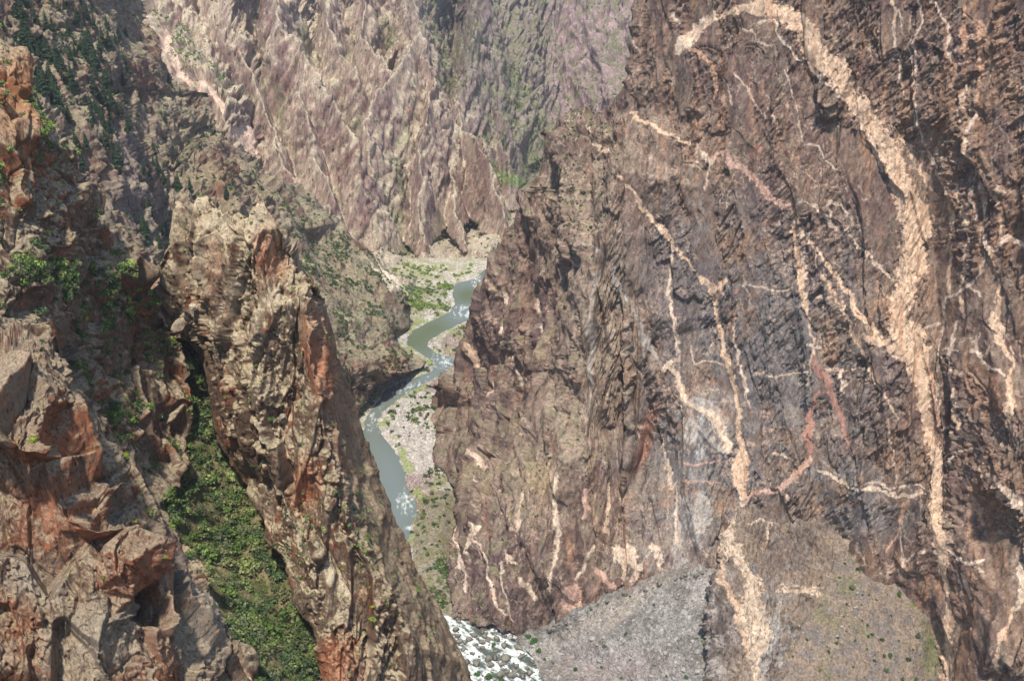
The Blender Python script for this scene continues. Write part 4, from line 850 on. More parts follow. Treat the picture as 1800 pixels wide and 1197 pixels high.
# ------------------------------------------------------------------ 6. near left slope with its green gully
LM_R = [(-60,-120),(-30,20),(4,78),(20,84),(40,98),(54,128),(60,165),(78,190),(100,215),(118,262),(132,300),(146,345),(166,385),(186,405),(198,440),(230,470),(262,500),(276,530),(292,572),(330,590),(372,600),(400,660),(412,760),(450,840),(490,900),(540,980),(590,1080),(610,1270)]
LM = [
 [(-60,-120,340),(-30,20,325),(4,78,320),(40,98,318),(60,165,316),(100,215,318),(146,345,322),(198,440,332),(262,500,342),(292,572,350),(316,640,346),(326,720,338)],
 [(-140,-120,300),(-140,200,270),(-140,500,240),(-140,800,190),(-140,1270,150)],
 [(0,160,295),(20,260,284),(60,380,284),(100,470,290),(150,540,302),(190,600,310),(240,680,318),(300,780,322)],
 [(60,300,300),(110,400,302),(170,480,318),(230,560,332),(290,660,342)],
 [(20,420,268),(80,540,272),(120,640,280),(180,740,284),(240,820,290),(300,900,292)],
 [(0,560,250),(60,600,248),(100,700,246),(180,860,252),(250,950,258),(320,1020,262),(370,1100,258),(440,1200,246),(450,1270,240)],
 [(330,600,362),(345,660,353),(362,740,342),(385,830,328),(405,900,320),(440,980,304),(500,1080,288),(560,1190,272),(590,1270,262)],
 [(372,600,366),(400,660,358),(412,760,344),(450,840,328),(490,900,322),(540,980,305),(590,1080,290),(610,1270,266)],
 [(310,880,300),(340,960,292),(390,1040,280),(450,1130,266),(500,1270,250)],
]
def disp_lm(S):
    P, N = S.P0, S.N0; x, y = S.px, S.py
    gul = in_poly(x + fbm(P, 8, 3, 602) * 16, y, [(312,590),(410,590),(620,1000),(620,1290),(500,1290),(405,1090),(325,990),(290,890),(322,820),(334,740),(315,660)]).astype(f32)
    S.aux['gul'] = gul; k = 1 - 0.8 * gul
    dip = (-0.55, 0.15)
    big = fbm(frame(P, dip, 2.2), 26, 3, 611, ridged=True) * 4.5
    mid = fbm(frame(P, dip, 3.0), 9, 4, 621, gain=0.55, ridged=True) * 2.2
    d1, h1, c1 = crag(P, 8, 631, dip, 3.0); d2, h2, c2 = crag(P, 3.4, 637, dip, 2.8); d3, h3, c3 = crag(P, 1.4, 641, dip, 2.2)
    S.aux.update(h=h2, h1=h1, ck=c2 * 0.6 + c1 * 0.4)
    rgh = 0.3 + 0.9 * sm(0.2, 0.8, rnd(h1, 6))
    d = (big + mid + d1 * 4.6 + (d2 * 1.8 + d3 * 0.7) * rgh) * k + fbm(P, 10, 3, 650) * gul; d = d - d.mean()
    return P + N * d[:, None] + np.array([0, 0, 1], f32) * (d1 * 1.2 * k)[:, None]
def near_rock(S, P, Ns, seed, dip, w, lichen=0.6, warm=0.5):
    n = len(P); T = lambda *c: np.tile(lin(*c), (n, 1))
    n1 = fbm(P, w * 14, 4, seed); n2 = fbm(P, w * 4, 4, seed + 5); st = streaks(P, w, seed + 9, dip, 12); fine = fbm(P, w * 0.8, 3, seed + 12)
    steep = 1 - sm(0.25, 0.6, Ns[:, 2])
    c = mix(T(118,98,80), T(96,74,58), sm(-0.3, 0.3, n1))
    red = sm(-0.1, 0.35, n2 * 0.6 + n1 * 0.6 + (rnd(S.aux['h1'], 8) - 0.5) * 0.7 + warm - 0.5) * (0.25 + 0.75 * steep)
    c = mix(c, T(140,84,56), red * 0.8)
    c = mix(c, T(74,56,44), sm(0.05, 0.4, st) * steep * 0.65)
    c = mix(c, T(190,140,104), sm(0.2, 0.5, -st) * steep * red * 0.5)
    c = mix(c, T(166,152,124), (1 - steep) * lichen * sm(-0.5, 0.1, fine + n2))
    c = mix(c, T(154,146,92), sm(0.25, 0.5, fbm(P, w * 2, 3, seed + 20)) * (1 - steep) * 0.5)
    c = c * (1 + 0.4 * fine)[:, None]
    cr = sm(0.82, 0.94, fbm(frame(P, dip, 9), w * 5, 3, seed + 30, ridged=True)); c = c * (1 - 0.6 * cr * steep)[:, None]
    return c * (1 - 0.35 * S.aux['ck'][:, None])
def col_lm(S):
    P, Ns = S.P, S.Ns; x, y = S.px, S.py; n = len(P); T = lambda *c: np.tile(lin(*c), (n, 1))
    c = near_rock(S, P, Ns, 651, (-0.55, 0.15), 1.1, 0.6, 0.45)
    org = np.clip(blob(x, y, 40, 150, 40, 60) + blob(x, y, 10, 200, 30, 60), 0, 1); c = mix(c, T(164,106,66), org * 0.4)
    dark = np.clip(blob(x, y, 200, 500, 90, 90), 0, 1); 
    soil = mix(T(116,104,76), T(86,86,54), sm(-0.2, 0.3, fbm(P, 5, 3, 671)))
    return mix(c, soil, S.aux['gul'])
lmS = sheet('left_slope', -120, 1270, [(-140,-120),(-140,1270)], LM_R, LM, 1.2, 3, disp_lm, col_lm, M_MID, wrap=(0, 30, 0),
            label='steep red and grey slope with tilted slabs above the green gully', cat='slope')

# ------------------------------------------------------------------ 7. the rock pinnacle
PN_L = [(306,362),(306,385),(298,420),(288,440),(280,470),(275,500),(278,530),(290,560),(300,590),(330,600),(352,620),(366,680),(372,720),(378,780),(392,800),(420,840),(440,870),(460,915),(462,950),(490,980),(505,1020),(515,1060),(545,1100),(560,1150),(585,1270)]
PN_R = [(472,362),(480,385),(505,408),(520,440),(540,470),(556,500),(572,540),(584,580),(598,620),(610,650),(628,700),(640,740),(655,790),(672,840),(690,880),(704,930),(728,980),(752,1030),(780,1075),(800,1120),(820,1165),(838,1220),(850,1270)]
PN_TOP = [(300,8),(308,-8),(318,-6),(326,0),(331,12),(336,18),(341,-2),(346,-10),(362,-12),(374,-6),(384,6),(392,16),(400,10),(410,14),(420,4),(430,8),(440,6),(448,-4),(453,-18),(460,-16),(466,0),(472,14),(478,28)]
PN = [
 [(306,362,348),(306,385,346),(288,440,346),(276,500,348),(278,530,348),(300,590,350)],
 [(300,590,350),(352,620,346),(370,720,336),(378,780,328),(420,840,318),(460,915,302),(490,980,290),(515,1060,282),(560,1150,274),(585,1270,262)],
 [(472,362,340),(505,408,344),(540,470,350),(572,540,356),(598,620,362),(628,700,364),(655,790,364),(690,880,360),(728,980,352),(780,1075,342),(820,1165,334),(850,1270,326)],
 [(400,366,336),(430,385,328),(480,405,326),(508,420,326),(520,450,328),(535,500,322),(545,530,316),(548,620,310),(560,700,306),(580,800,300),(600,880,294),(630,950,288),(680,1040,284),(720,1130,282),(745,1270,276)],
 [(340,362,340),(360,400,332),(370,480,326),(360,560,330),(375,640,330)],
 [(345,420,338),(350,500,336),(352,560,338)],
 [(440,400,325),(450,450,318),(470,520,316),(480,560,313),(440,640,310),(450,720,304),(470,800,298)],
 [(500,430,330),(490,500,324),(520,560,318),(505,640,314),(510,740,306),(520,820,300),(512,890,300)],
 [(395,640,322),(400,720,318),(420,800,312),(480,850,300),(520,930,290),(540,1000,283),(570,1090,276),(600,1150,270),(620,1270,262)],
 [(540,905,296),(575,960,292),(600,1010,288),(640,1100,282),(680,1200,276)],
 [(465,930,298),(520,960,286),(545,1000,280),(530,1040,280)],
]
def disp_pn(S):
    P, N = S.P0, S.N0; x, y = S.px, S.py
    right = sm(0, 40, x - np.interp(y, [370, 530, 700, 900, 1200], [520, 548, 562, 605, 740]))
    S.aux['right'] = right
    dipx = (0.06, 0.1)
    big = fbm(frame(P, (0.1, 0.1), 2.6), 22, 3, 711, ridged=True) * 3.2
    mid = fbm(frame(P, dipx, 3.2), 8, 4, 721, gain=0.55, ridged=True) * 1.8
    d1, h1, c1 = crag(P, 6.5, 731, dipx, 3.8, crack=0.3, warp=0.12, cw=0.035); d2, h2, c2 = crag(P, 3.0, 737, dipx, 2.6, crack=0.3, warp=0.12); d3, h3, c3 = crag(P, 1.3, 741, dipx, 1.7)
    S.aux.update(h=h2, h1=h1, ck=np.clip(c2 * 0.7 + c1 * 0.6, 0, 1))
    k = (1 - 0.65 * right) * (1 - 0.55 * sm(560, 640, y) * (1 - sm(0, 60, x - np.interp(y, [p[1] for p in PN_L], [p[0] for p in PN_L]))))
    rgh = 0.3 + 0.9 * sm(0.2, 0.8, rnd(h1, 6))
    k = k * (0.5 + 0.5 * sm(360, 430, y))
    d = (big + mid + d1 * 5.2 + (d2 * 2.3 + d3 * 1.0) * rgh) * k; d = d - d.mean()
    return P + N * d[:, None] + np.array([0, 0, 1], f32) * (d1 * 1.5 + d2 * 0.8)[:, None] * (0.35 * k * sm(355, 460, y))[:, None]
def col_pn(S):
    P, Ns = S.P, S.Ns; x, y = S.px, S.py; n = len(P); T = lambda *c: np.tile(lin(*c), (n, 1))
    c = near_rock(S, P, Ns, 751, (0.1, 0.1), 1.0, 0.75, 0.32)
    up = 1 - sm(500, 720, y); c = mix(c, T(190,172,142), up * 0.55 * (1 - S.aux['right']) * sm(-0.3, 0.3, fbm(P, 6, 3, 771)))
    org = np.clip(blob(x, y, 475, 450, 30, 45) + blob(x, y, 535, 850, 26, 50, 10) + blob(x, y, 560, 620, 26, 80, -10) * 0.7 + blob(x, y, 600, 1180, 40, 60) * 0.8 + blob(x, y, 600, 700, 40, 140, -15) * 0.5 + blob(x, y, 385,350+120,12,50)*.5, 0, 1)
    st = streaks(P, 1.0, 772, (0.1, 0.1), 14)
    c = mix(c, mix(T(170,106,72), T(120,76,56), sm(-0.2, 0.3, st)), org * 0.7)
    pale = blob(x, y, 590, 1020, 50, 18, 25) + blob(x, y, 490, 760, 50, 40, 30) * 0.6; c = mix(c, T(196,180,148), np.clip(pale, 0, 1) * 0.55 * sm(0.1, 0.5, Ns[:, 2]))
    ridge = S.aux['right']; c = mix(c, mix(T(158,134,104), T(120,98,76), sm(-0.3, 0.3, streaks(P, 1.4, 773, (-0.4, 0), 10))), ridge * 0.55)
    return c
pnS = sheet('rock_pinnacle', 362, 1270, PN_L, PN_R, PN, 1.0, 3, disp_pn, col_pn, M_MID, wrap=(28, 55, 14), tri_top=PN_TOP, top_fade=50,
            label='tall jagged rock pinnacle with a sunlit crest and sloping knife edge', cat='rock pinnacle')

# ------------------------------------------------------------------ 8. nearest cliff, bottom left
NC_R = [(96,592),(104,615),(112,640),(132,680),(148,700),(160,740),(172,780),(196,800),(212,830),(214,870),(222,900),(260,925),(300,940),(318,965),(330,985),(352,1005),(372,1035),(392,1070),(412,1110),(424,1150),(434,1200),(446,1270)]
NC_TOP = [(-140,-34),(0,-14),(20,-4),(34,8),(40,2),(60,4),(70,10),(80,-2),(96,0)]
NC = [
 [(96,592,176),(112,640,175),(148,700,174),(172,780,172),(212,830,172),(222,900,172),(300,940,174),(330,985,173),(392,1070,168),(434,1200,160),(446,1270,156)],
 [(-140,592,178),(-140,800,150),(-140,1000,138),(-140,1270,122)],
 [(0,592,180),(80,596,177)], [(0,630,158),(50,650,156),(66,700,152),(80,800,150),(100,880,148)],
 [(-40,760,144),(40,780,142),(80,800,144),(140,800,158)],
 [(60,880,148),(100,930,146),(160,932,144),(230,930,152),(300,948,158)],
 [(160,950,148),(230,985,144),(235,1040,146),(150,1060,142),(60,1000,142)],
 [(290,990,156),(300,1100,148),(300,1200,144),(320,1270,138)],
 [(250,1060,152),(180,1100,140),(160,1200,134),(160,1270,130)], [(60,1100,138),(40,1200,132),(40,1270,126)],
]
def disp_nc(S):
    P, N = S.P0, S.N0
    dip = (-0.25, 0.15)
    big = fbm(frame(P, dip, 1.8), 13, 3, 811, ridged=True) * 1.4
    mid = fbm(frame(P, dip, 2.4), 5, 3, 821, gain=0.5, ridged=True) * 0.5
    d1, h1, c1 = crag(P, 6.5, 831, dip, 2.8, crack=0.12, tilt=0.9, warp=0.06, cw=0.015); d2, h2, c2 = crag(P, 3.3, 837, dip, 3.0, crack=0.15, warp=0.08, cw=0.03); d3, h3, c3 = crag(P, 1.2, 841, dip, 1.5, crack=0.2)
    fl = sm(0.3, 0.7, rnd(h1, 6))                       # some blocks stay smooth slabs
    d = big + mid * 1.6 + d1 * 3.8 + fbm(frame(P, dip, 6), 2.2, 3, 855, ridged=True) * 0.5 + (d2 * 2.2 + d3 * 0.8) * (0.35 + 0.65 * fl) + fbm(P, 1.0, 3, 850) * 0.16; d = d - d.mean()
    S.aux.update(h=h2, h1=h1, ck=np.clip(c1 + c2 * (0.3 + 0.5 * fl), 0, 1), d1=d1)
    return P + N * d[:, None] + np.array([0, 0, 1], f32) * (d1 * 1.2)[:, None]
def col_nc(S):
    P, Ns = S.P, S.Ns; x, y = S.px, S.py; n = len(P); T = lambda *c: np.tile(lin(*c), (n, 1))
    c = near_rock(S, P, Ns, 851, (-0.1, 0.1), 0.55, 0.38, 0.62)
    org = np.clip(blob(x, y, 90, 890, 80, 70) + blob(x, y, 240, 1000, 80, 40) + blob(x, y, 90, 770, 40, 50) * 0.8 + blob(x, y, 40, 1100, 30, 60) * 0.6, 0, 1)
    st = streaks(P, 0.6, 872, (-0.1, 0.1), 14)
    c = mix(c, mix(T(154,98,70), T(100,66,50), sm(-0.25, 0.3, st)), org * 0.65 * (1 - sm(0.4, 0.8, Ns[:, 2])))
    grey = np.clip(blob(x, y, 360, 1050, 60, 110) + blob(x, y, 60, 1010, 60, 40, 30) + blob(x, y, 200, 1120, 100, 70) * 0.7 + blob(x, y, 30, 690, 50, 60)*.5, 0, 1)
    c = mix(c, T(142,130,112) * (1 + 0.35 * fbm(P, 0.7, 3, 873))[:, None], grey * 0.7)
    return c
ncS = sheet('near_cliff', 592, 1270, [(-140,592),(-140,1270)], NC_R, NC, 1.0, 3, disp_nc, col_nc, M_NEAR, wrap=(0, 12, 12), tri_top=NC_TOP, top_fade=50,
            label='nearest blocky orange and grey cliff at the bottom left', cat='cliff')

# ------------------------------------------------------------------ 9. canyon floor, river, boulders
RIV_L = [(900,452),(868,463),(845,480),(835,490),(803,497),(795,510),(795,520),(800,534),(790,549),(750,567),(728,580),(715,594),(716,606),(733,616),(750,629),(764,641),(757,654),(735,661),(710,669),(673,688),(668,702),(643,731),(636,770),(636,850),(655,910),(688,1000),(705,1090),(740,1200),(775,1300)]
RIV_R = [(1010,1300),(965,1200),(936,1150),(914,1122),(890,1112),(860,1098),(788,1083),(748,1050),(712,990),(722,930),(733,900),(735,888),(722,868),(716,848),(712,828),(700,800),(690,790),(672,762),(664,738),(680,717),(708,697),(742,678),(767,664),(787,649),(802,639),(800,630),(767,620),(752,609),(754,600),(774,587),(800,574),(832,558),(842,530),(841,510),(860,497),(869,463),(905,452)]
def xy_on(px, py, z):
    r = rays(px, py); t = z / r[..., 2]; return r[..., :2] * t[..., None]
RPOLY = np.array([xy_on(np.float64(a), np.float64(b), RIV) for a, b in RIV_L + RIV_R])
def poly_dist(XY, poly):
    """signed distance to the river outline in metres, negative in the water"""
    d = np.full(len(XY), 1e9); n = len(poly)
    for i in range(n):
        a, b = poly[i], poly[(i + 1) % n]; e = b - a
        t = np.clip(((XY - a) @ e) / (e @ e), 0, 1)
        d = np.minimum(d, np.hypot(*(XY - a - t[:, None] * e).T))
    ins = in_poly(XY[:, 0], XY[:, 1], [tuple(p) for p in poly])
    return np.where(ins, -d, d)
FL_R = [(1000,450),(1000,1000),(960,1080),(1000,1270)]
def pre_floor(it, px, py):
    r = rays(px, py); return r[..., 2] / -519.0
def disp_floor(S):
    P = S.P0.astype(np.float64)
    sd = poly_dist(P[:, :2], RPOLY); S.aux['sd'] = sd
    wob = fbm(P, 9, 3, 905) * 3
    sd2 = sd + wob * np.clip(1 - np.abs(sd) / 15, 0.2, 1)
    steep = sm(820, 900, S.py) * 0.3 * (1 - sm(765, 800, S.px)) * (1 - sm(960, 1050, S.py)) + sm(0, 60, (700 - S.px) + (600 - S.py) * 0.3) * (S.py < 760) * 0.3
    h = np.where(sd2 < 0, np.maximum(sd2 * 0.5, -3) - 0.2, np.minimum(0.1 + sd2 * 0.10, 1.3) + np.minimum(sd2 * (0.015 + steep), 7) * sm(505, 570, S.py))
    d2, h2, c2 = crag(P.astype(f32), 3.2, 931, (0, 0), 1.0); d3, h3, c3 = crag(P.astype(f32), 1.5, 937, (0, 0), 1.0)
    rocky = in_poly(S.px, S.py, [(706,835),(760,835),(760,880),(735,920),(706,900)]) + in_poly(S.px, S.py, [(770,600),(830,560),(830,690),(740,690),(790,640)]); S.aux['rocky'] = np.clip(rocky, 0, 1).astype(f32); S.aux['h'] = h3
    z = P[:, 2] - 0.6 + h + (sd2 > 0) * (d3 * 0.35 + d2 * 0.3 + rocky * (d2 * 1.6 + d3 * 0.8)) + fbm(P, 25, 3, 915) * np.clip(sd / 20, 0, 1) * 1.2
    P[:, 2] = z; return P.astype(f32)
def col_floor(S):
    P, x, y = S.P, S.px, S.py; n = len(P); T = lambda *c: np.tile(lin(*c), (n, 1))
    c = mix(T(178,168,156), T(158,150,138), sm(-0.2, 0.3, fbm(P, 6, 3, 951)))
    c = mix(c, T(146,126,118), S.aux['rocky'] * 0.8) * (1 + 0.5 * (rnd(S.aux['h'], 3) - 0.5))[:, None]
    sd = S.aux['sd']
    g = sm(0.05, 0.3, fbm(P, 14, 4, 955) + 0.12 * sm(0, 30, sd) + 0.18 * sm(640, 600, y) * sm(820, 740, x) - 0.35 * in_poly(x, y, [(655,700),(700,690),(760,760),(760,860),(690,850)]))
    c = mix(c, T(128,126,82), g * 0.75)
    c = mix(c, T(180,170,140), sm(514, 490, y) * 0.3)
    c = mix(c, T(128,140,74), sm(-1, 1, 5 - np.abs(sd - 4)) * sm(0, 0.2, fbm(P, 20, 2, 957)) * 0.7)
    c = mix(c, T(118,108,82), in_poly(x, y, [(730,880),(830,860),(830,1100),(720,1100)]) * 0.8)
    return c
flS = sheet('canyon_floor', 455, 1290, [(540,455),(540,1290)], FL_R, [[(540,455,-519),(1000,455,-519),(1000,1290,-519),(540,1290,-519)]], 1.5, 0, disp_floor, col_floor, M_TALUS, pre=pre_floor,
            label='gravel bars and grassy banks along the river', cat='canyon floor')
# water: a regular grid in world metres clipped to the outline
def build_river():
    lo = RPOLY.min(0); hi = RPOLY.max(0); st = 0.85
    xs = np.arange(lo[0] - 2, hi[0] + 2, st); ysd = np.arange(lo[1] - 2, hi[1] + 2, st)
    X, Y = np.meshgrid(xs, ysd); XY = np.stack([X.ravel(), Y.ravel()], 1)
    P = np.concatenate([XY, np.full((len(XY), 1), RIV)], 1).astype(f32)
    sd = poly_dist(XY, RPOLY)
    px, py = proj(P.astype(np.float64))
    nse = fbm(P, 5, 4, 971); fd = xy_on(np.float64(950), np.float64(1197), RIV) - xy_on(np.float64(800), np.float64(1090), RIV); fd /= np.linalg.norm(fd)
    PR = np.stack([P[:, 0] * fd[1] - P[:, 1] * fd[0], (P[:, 0] * fd[0] + P[:, 1] * fd[1]) * 0.3, P[:, 2]], 1).astype(f32)
    nl = fbm(np.where((P[:, 1:2] < 640), PR, P * np.array([1, 0.35, 1], f32)), 6.5, 4, 975, gain=0.55, ridged=True)
    zone = np.clip(sm(1060, 1090, py) + blob(px, py, 712, 880, 14, 22) * 0.9 + blob(px, py, 722, 925, 14, 20) * 0.8 + blob(px, py, 822, 548, 30, 12) * 1.0 + blob(px, py, 848, 497, 18, 12) * 1.0 + blob(px, py, 780, 630, 24, 20) * 0.55 + blob(px, py, 730, 680, 50, 16, -15) * 0.5 + blob(px, py, 665, 740, 26, 26) * 0.4 + 0.04, 0, 1)
    up = (py < 1040).astype(f32)
    foam = sm(0.46, 0.96, nl * 0.85 + zone * 0.30 + nse * 0.45 - 0.06 - 0.06 * up) * (1 - 0.3 * up) * sm(0.05, 0.4, zone)
    foam = np.clip(foam, 0, 1)
    P[:, 2] += nse * 0.15 + zone * (nl * 0.6 - 0.2)
    n = len(P); T = lambda *c: np.tile(lin(*c), (n, 1))
    c = mix(T(104,111,104), T(84,92,60), np.clip(blob(px, py, 745, 590, 60, 34) * 1.2 + blob(px, py, 830, 520, 40, 16) + blob(px, py, 865, 475, 20, 20), 0, 1))
    c = mix(c, T(92,100,88), sm(-12, 0, sd) * 0.4); c = mix(c, T(62,70,60), sm(1060, 1090, py) * 0.7)
    c = mix(c, T(214,217,208), foam)
    F = grid_faces(len(ysd), len(xs)); keep = (sd[F] < 3).all(1) ; F = F[keep]
    used = np.unique(F); mp = np.zeros(n, np.int32); mp[used] = np.arange(len(used))
    col = np.concatenate([c, foam[:, None]], 1)[used]
    m = bpy.data.materials.new('river_water'); m.use_nodes = True; nd, l = m.node_tree.nodes, m.node_tree.links
    b = nd['Principled BSDF']; at = nd.new('ShaderNodeAttribute'); at.attribute_name = 'Col'; l.new(at.outputs['Color'], b.inputs['Base Color'])
    mr = nd.new('ShaderNodeMapRange'); mr.inputs['To Min'].default_value = 0.12; mr.inputs['To Max'].default_value = 0.9
    l.new(at.outputs['Alpha'], mr.inputs['Value']); l.new(mr.outputs[0], b.inputs['Roughness'])
    tc = nd.new('ShaderNodeTexCoord'); nz = nd.new('ShaderNodeTexNoise'); nz.inputs['Scale'].default_value = 0.9; nz.inputs['Detail'].default_value = 4
    l.new(tc.outputs['Object'], nz.inputs['Vector']); bp = nd.new('ShaderNodeBump'); bp.inputs['Strength'].default_value = 0.5; bp.inputs['Distance'].default_value = 0.5
    l.new(nz.outputs['Fac'], bp.inputs['Height']); l.new(bp.outputs[0], b.inputs['Normal'])
    me = mk_mesh('river', P[used], mp[F][:, ::-1], col, m, smooth=True)
    link('river', me, label='green river winding between gravel bars and breaking into white rapids', cat='river', kind='structure')
build_river()

rng = np.random.RandomState(11)
class Bag: pass
def ico(n_sub):
    import bmesh
    bm = bmesh.new(); bmesh.ops.create_icosphere(bm, subdivisions=n_sub, radius=1)
    V = np.array([v.co[:] for v in bm.verts], f32); F = np.array([[v.index for v in f.verts] for f in bm.faces], np.int32); bm.free()
    return V, F
ICO3 = ico(4)
def rock_mesh(name, seed, sc, tint, mat=None):
    """a boulder: a sphere cut by random planes, roughened"""
    V, F = ICO3; V = V.copy(); r = np.random.RandomState(seed)
    for k in range(14):
        d = r.normal(size=3); d /= np.linalg.norm(d); h = r.uniform(0.55, 0.95)
        s = V @ d.astype(f32); V = V - np.clip(s - h, 0, None)[:, None] * d.astype(f32)
    V = V * np.array(sc, f32)
    size = float(np.mean(sc))
    n = fbm(V + seed * 9.1, 0.45 * size, 4, seed); V = V * (1 + 0.10 * n)[:, None]
    c = mix(np.tile(lin(*tint), (len(V), 1)), np.tile(lin(*[v * 0.72 for v in tint]), (len(V), 1)), sm(-0.3, 0.4, fbm(V + 40, 0.6 * size, 4, seed + 3)))
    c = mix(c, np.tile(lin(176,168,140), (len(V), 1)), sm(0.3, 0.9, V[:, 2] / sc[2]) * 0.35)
    return mk_mesh(name, V, F, c, mat or M_MID)

# ------------------------------------------------------------------ plants
def bush_arrays(seed, K, lobes, leaf, flat=0.75):
    """leaf clumps in a lumpy crown of radius 1: K quads in several lobes"""
    r = np.random.RandomState(seed)
    L = r.normal(size=(lobes, 3)); L /= np.linalg.norm(L, axis=1)[:, None]; L *= r.uniform(0.25, 0.62, (lobes, 1)); L[:, 2] = np.abs(L[:, 2]) * flat + 0.15
    R = r.uniform(0.32, 0.55, lobes)
    k = r.randint(0, lobes, K); d = r.normal(size=(K, 3)); d /= np.linalg.norm(d, axis=1)[:, None]; d[:, 2] = np.where(r.rand(K) < 0.6, np.abs(d[:, 2]), d[:, 2])
    rad = R[k] * r.uniform(0.55, 1.05, K)
    c = L[k] + d * rad[:, None] * [1, 1, 0.85]
    nrm = d + r.normal(size=(K, 3)) * 0.4; nrm /= np.linalg.norm(nrm, axis=1)[:, None]
    a = np.cross(nrm, r.normal(size=(K, 3))); a /= np.linalg.norm(a, axis=1)[:, None]; b = np.cross(nrm, a)
    s = leaf * r.uniform(0.6, 1.4, (K, 1))
    V = np.stack([c - a * s, c + b * s * 0.7, c + a * s, c - b * s * 0.7], 1).reshape(-1, 3)
    F = np.arange(K * 4).reshape(K, 4)
    lob = r.uniform(0.8, 1.2, lobes)[k]
    shade = (r.uniform(0.7, 1.3, K) * lob)
    return V.astype(f32), F.astype(np.int32), np.repeat(shade, 4).astype(f32)
def bush_mesh(name, seed, K, lobes, leaf, tint, flat=0.75):
    V, F, s = bush_arrays(seed, K, lobes, leaf, flat)
    return mk_mesh(name, V, F, lin(*tint)[None, :] * s[:, None], M_LEAF)
def mass(name, pos, size, tints, label, cat, K=30, lobes=4, leaf=0.28, nvar=6, seed=0, flat=0.75, up=None):
    """uncountable cover: one object of many leaf clumps"""
    r = np.random.RandomState(seed); pos = np.asarray(pos, f32); n = len(pos)
    var = [bush_arrays(seed * 50 + i, K, lobes, leaf, flat) for i in range(nvar)]
    vi = r.randint(0, nvar, n); ang = r.uniform(0, 6.283, n)
    Vs = np.stack([v[0] for v in var]); Sh = np.stack([v[2] for v in var])
    V = Vs[vi]; ca, sa = np.cos(ang)[:, None], np.sin(ang)[:, None]
    X = V[:, :, 0] * ca - V[:, :, 1] * sa; Y = V[:, :, 0] * sa + V[:, :, 1] * ca
    V = np.stack([X, Y, V[:, :, 2]], 2) * np.asarray(size)[:, None, None] + pos[:, None, :]
    t = np.array([lin(*c) for c in tints])[r.randint(0, len(tints), n)] * r.uniform(0.75, 1.25, (n, 1))
    C = t[:, None, :] * Sh[vi][:, :, None]
    F = (var[0][1][None] + (np.arange(n) * K * 4)[:, None, None]).reshape(-1, 4)
    me = mk_mesh(name, V.reshape(-1, 3), F, C.reshape(-1, 3).astype(f32), M_LEAF)
    return link(name, me, label=label, cat=cat, kind='stuff')
def pick(S, wfn, n, seed=0, slope=(0.15, 0.6), lo=0.12, cl=0):
    """n random places on a landform, weight by region and by how level the ground is"""
    r = np.random.RandomState(seed)
    w = wfn(S.px, S.py) * S.front * (lo + (1 - lo) * sm(slope[0], slope[1], S.Ns[:, 2]))
    if cl: w = w * (0.06 + sm(0.0, 0.3, fbm(S.P, cl, 3, seed + 900)))
    w = w.astype(np.float64); c = np.cumsum(w); 
    i = np.searchsorted(c, r.rand(n) * c[-1]); return S.P[np.clip(i, 0, len(w) - 1)]
def at_pixel(S, px, py, cache={}):
    k = id(S)
    if k not in cache:
        cache[k] = proj(S.P.astype(np.float64))
    qx, qy = cache[k]; d = (qx - px) ** 2 + (qy - py) ** 2 + np.where(S.front, 0, 1e6)
    j = np.argpartition(d, 12)[:12]; dist = np.linalg.norm(S.P[j], axis=1)
    return S.P[j[np.argmin(np.where(d[j] < 9, dist, dist + 1e4))]]
INDIV = []
def place(meshes, name, P, size, label, cat, group, i, rz=None, sq=1.0):
    o = link(name, meshes[i % len(meshes)], label=label, cat=cat, group=group, loc=tuple(float(v) for v in P))
    o.rotation_euler = (0, 0, rng.uniform(0, 6.28) if rz is None else rz); o.scale = (size, size, size * sq); return o

GREENS = [(104,124,64), (88,106,58), (132,142,86), (80,98,62), (122,124,84), (100,108,76)]
JUN = [(76,94,54), (66,86,54), (90,104,64)]
B_BRIGHT = [bush_mesh('shrub', 500 + i, 420, 9, 0.085, GREENS[i % 6]) for i in range(7)]
B_YEL = [bush_mesh('shrub', 520 + i, 380, 8, 0.09, (150,160,70)) for i in range(2)]
B_DARK = [bush_mesh('shrub', 540 + i, 160, 6, 0.16, JUN[i % 3], 0.9) for i in range(4)]
B_GREEN = [bush_mesh('shrub', 560 + i, 170, 6, 0.15, (70,104,40), 0.9) for i in range(3)]

# thicket filling the gully
def w_gully(x, y):
    return in_poly(x, y, [(314,596),(345,600),(384,690),(396,800),(446,880),(470,960),(515,1030),(555,1110),(580,1200),(610,1290),(490,1290),(430,1150),(390,1080),(340,1010),(305,930),(292,880),(325,820),(335,740),(316,660)])
Pg = np.concatenate([pick(lmS, w_gully, 420, 21, lo=1.0), pick(lmS, w_gully, 560, 20, lo=1.0, cl=13)])
qx, qy = proj(Pg.astype(np.float64)); near = np.argsort(-qy)
sz = 1.0 + 3.6 * rng.rand(len(Pg)) ** 1.6
mass('gully_thicket', Pg[near[110:]] - [0, 0, 0.4], sz[near[110:]], GREENS, 'dense green oak brush filling the gully between the slopes', 'thicket', K=130, lobes=7, leaf=0.13, seed=3)
for i, j in enumerate(near[:110]):
    place(B_BRIGHT, 'oak_shrub', Pg[j] - [0, 0, 0.4], sz[j], 'rounded leafy green shrub in the lower part of the gully thicket', 'shrub', 'leafy shrubs of the gully thicket', i)
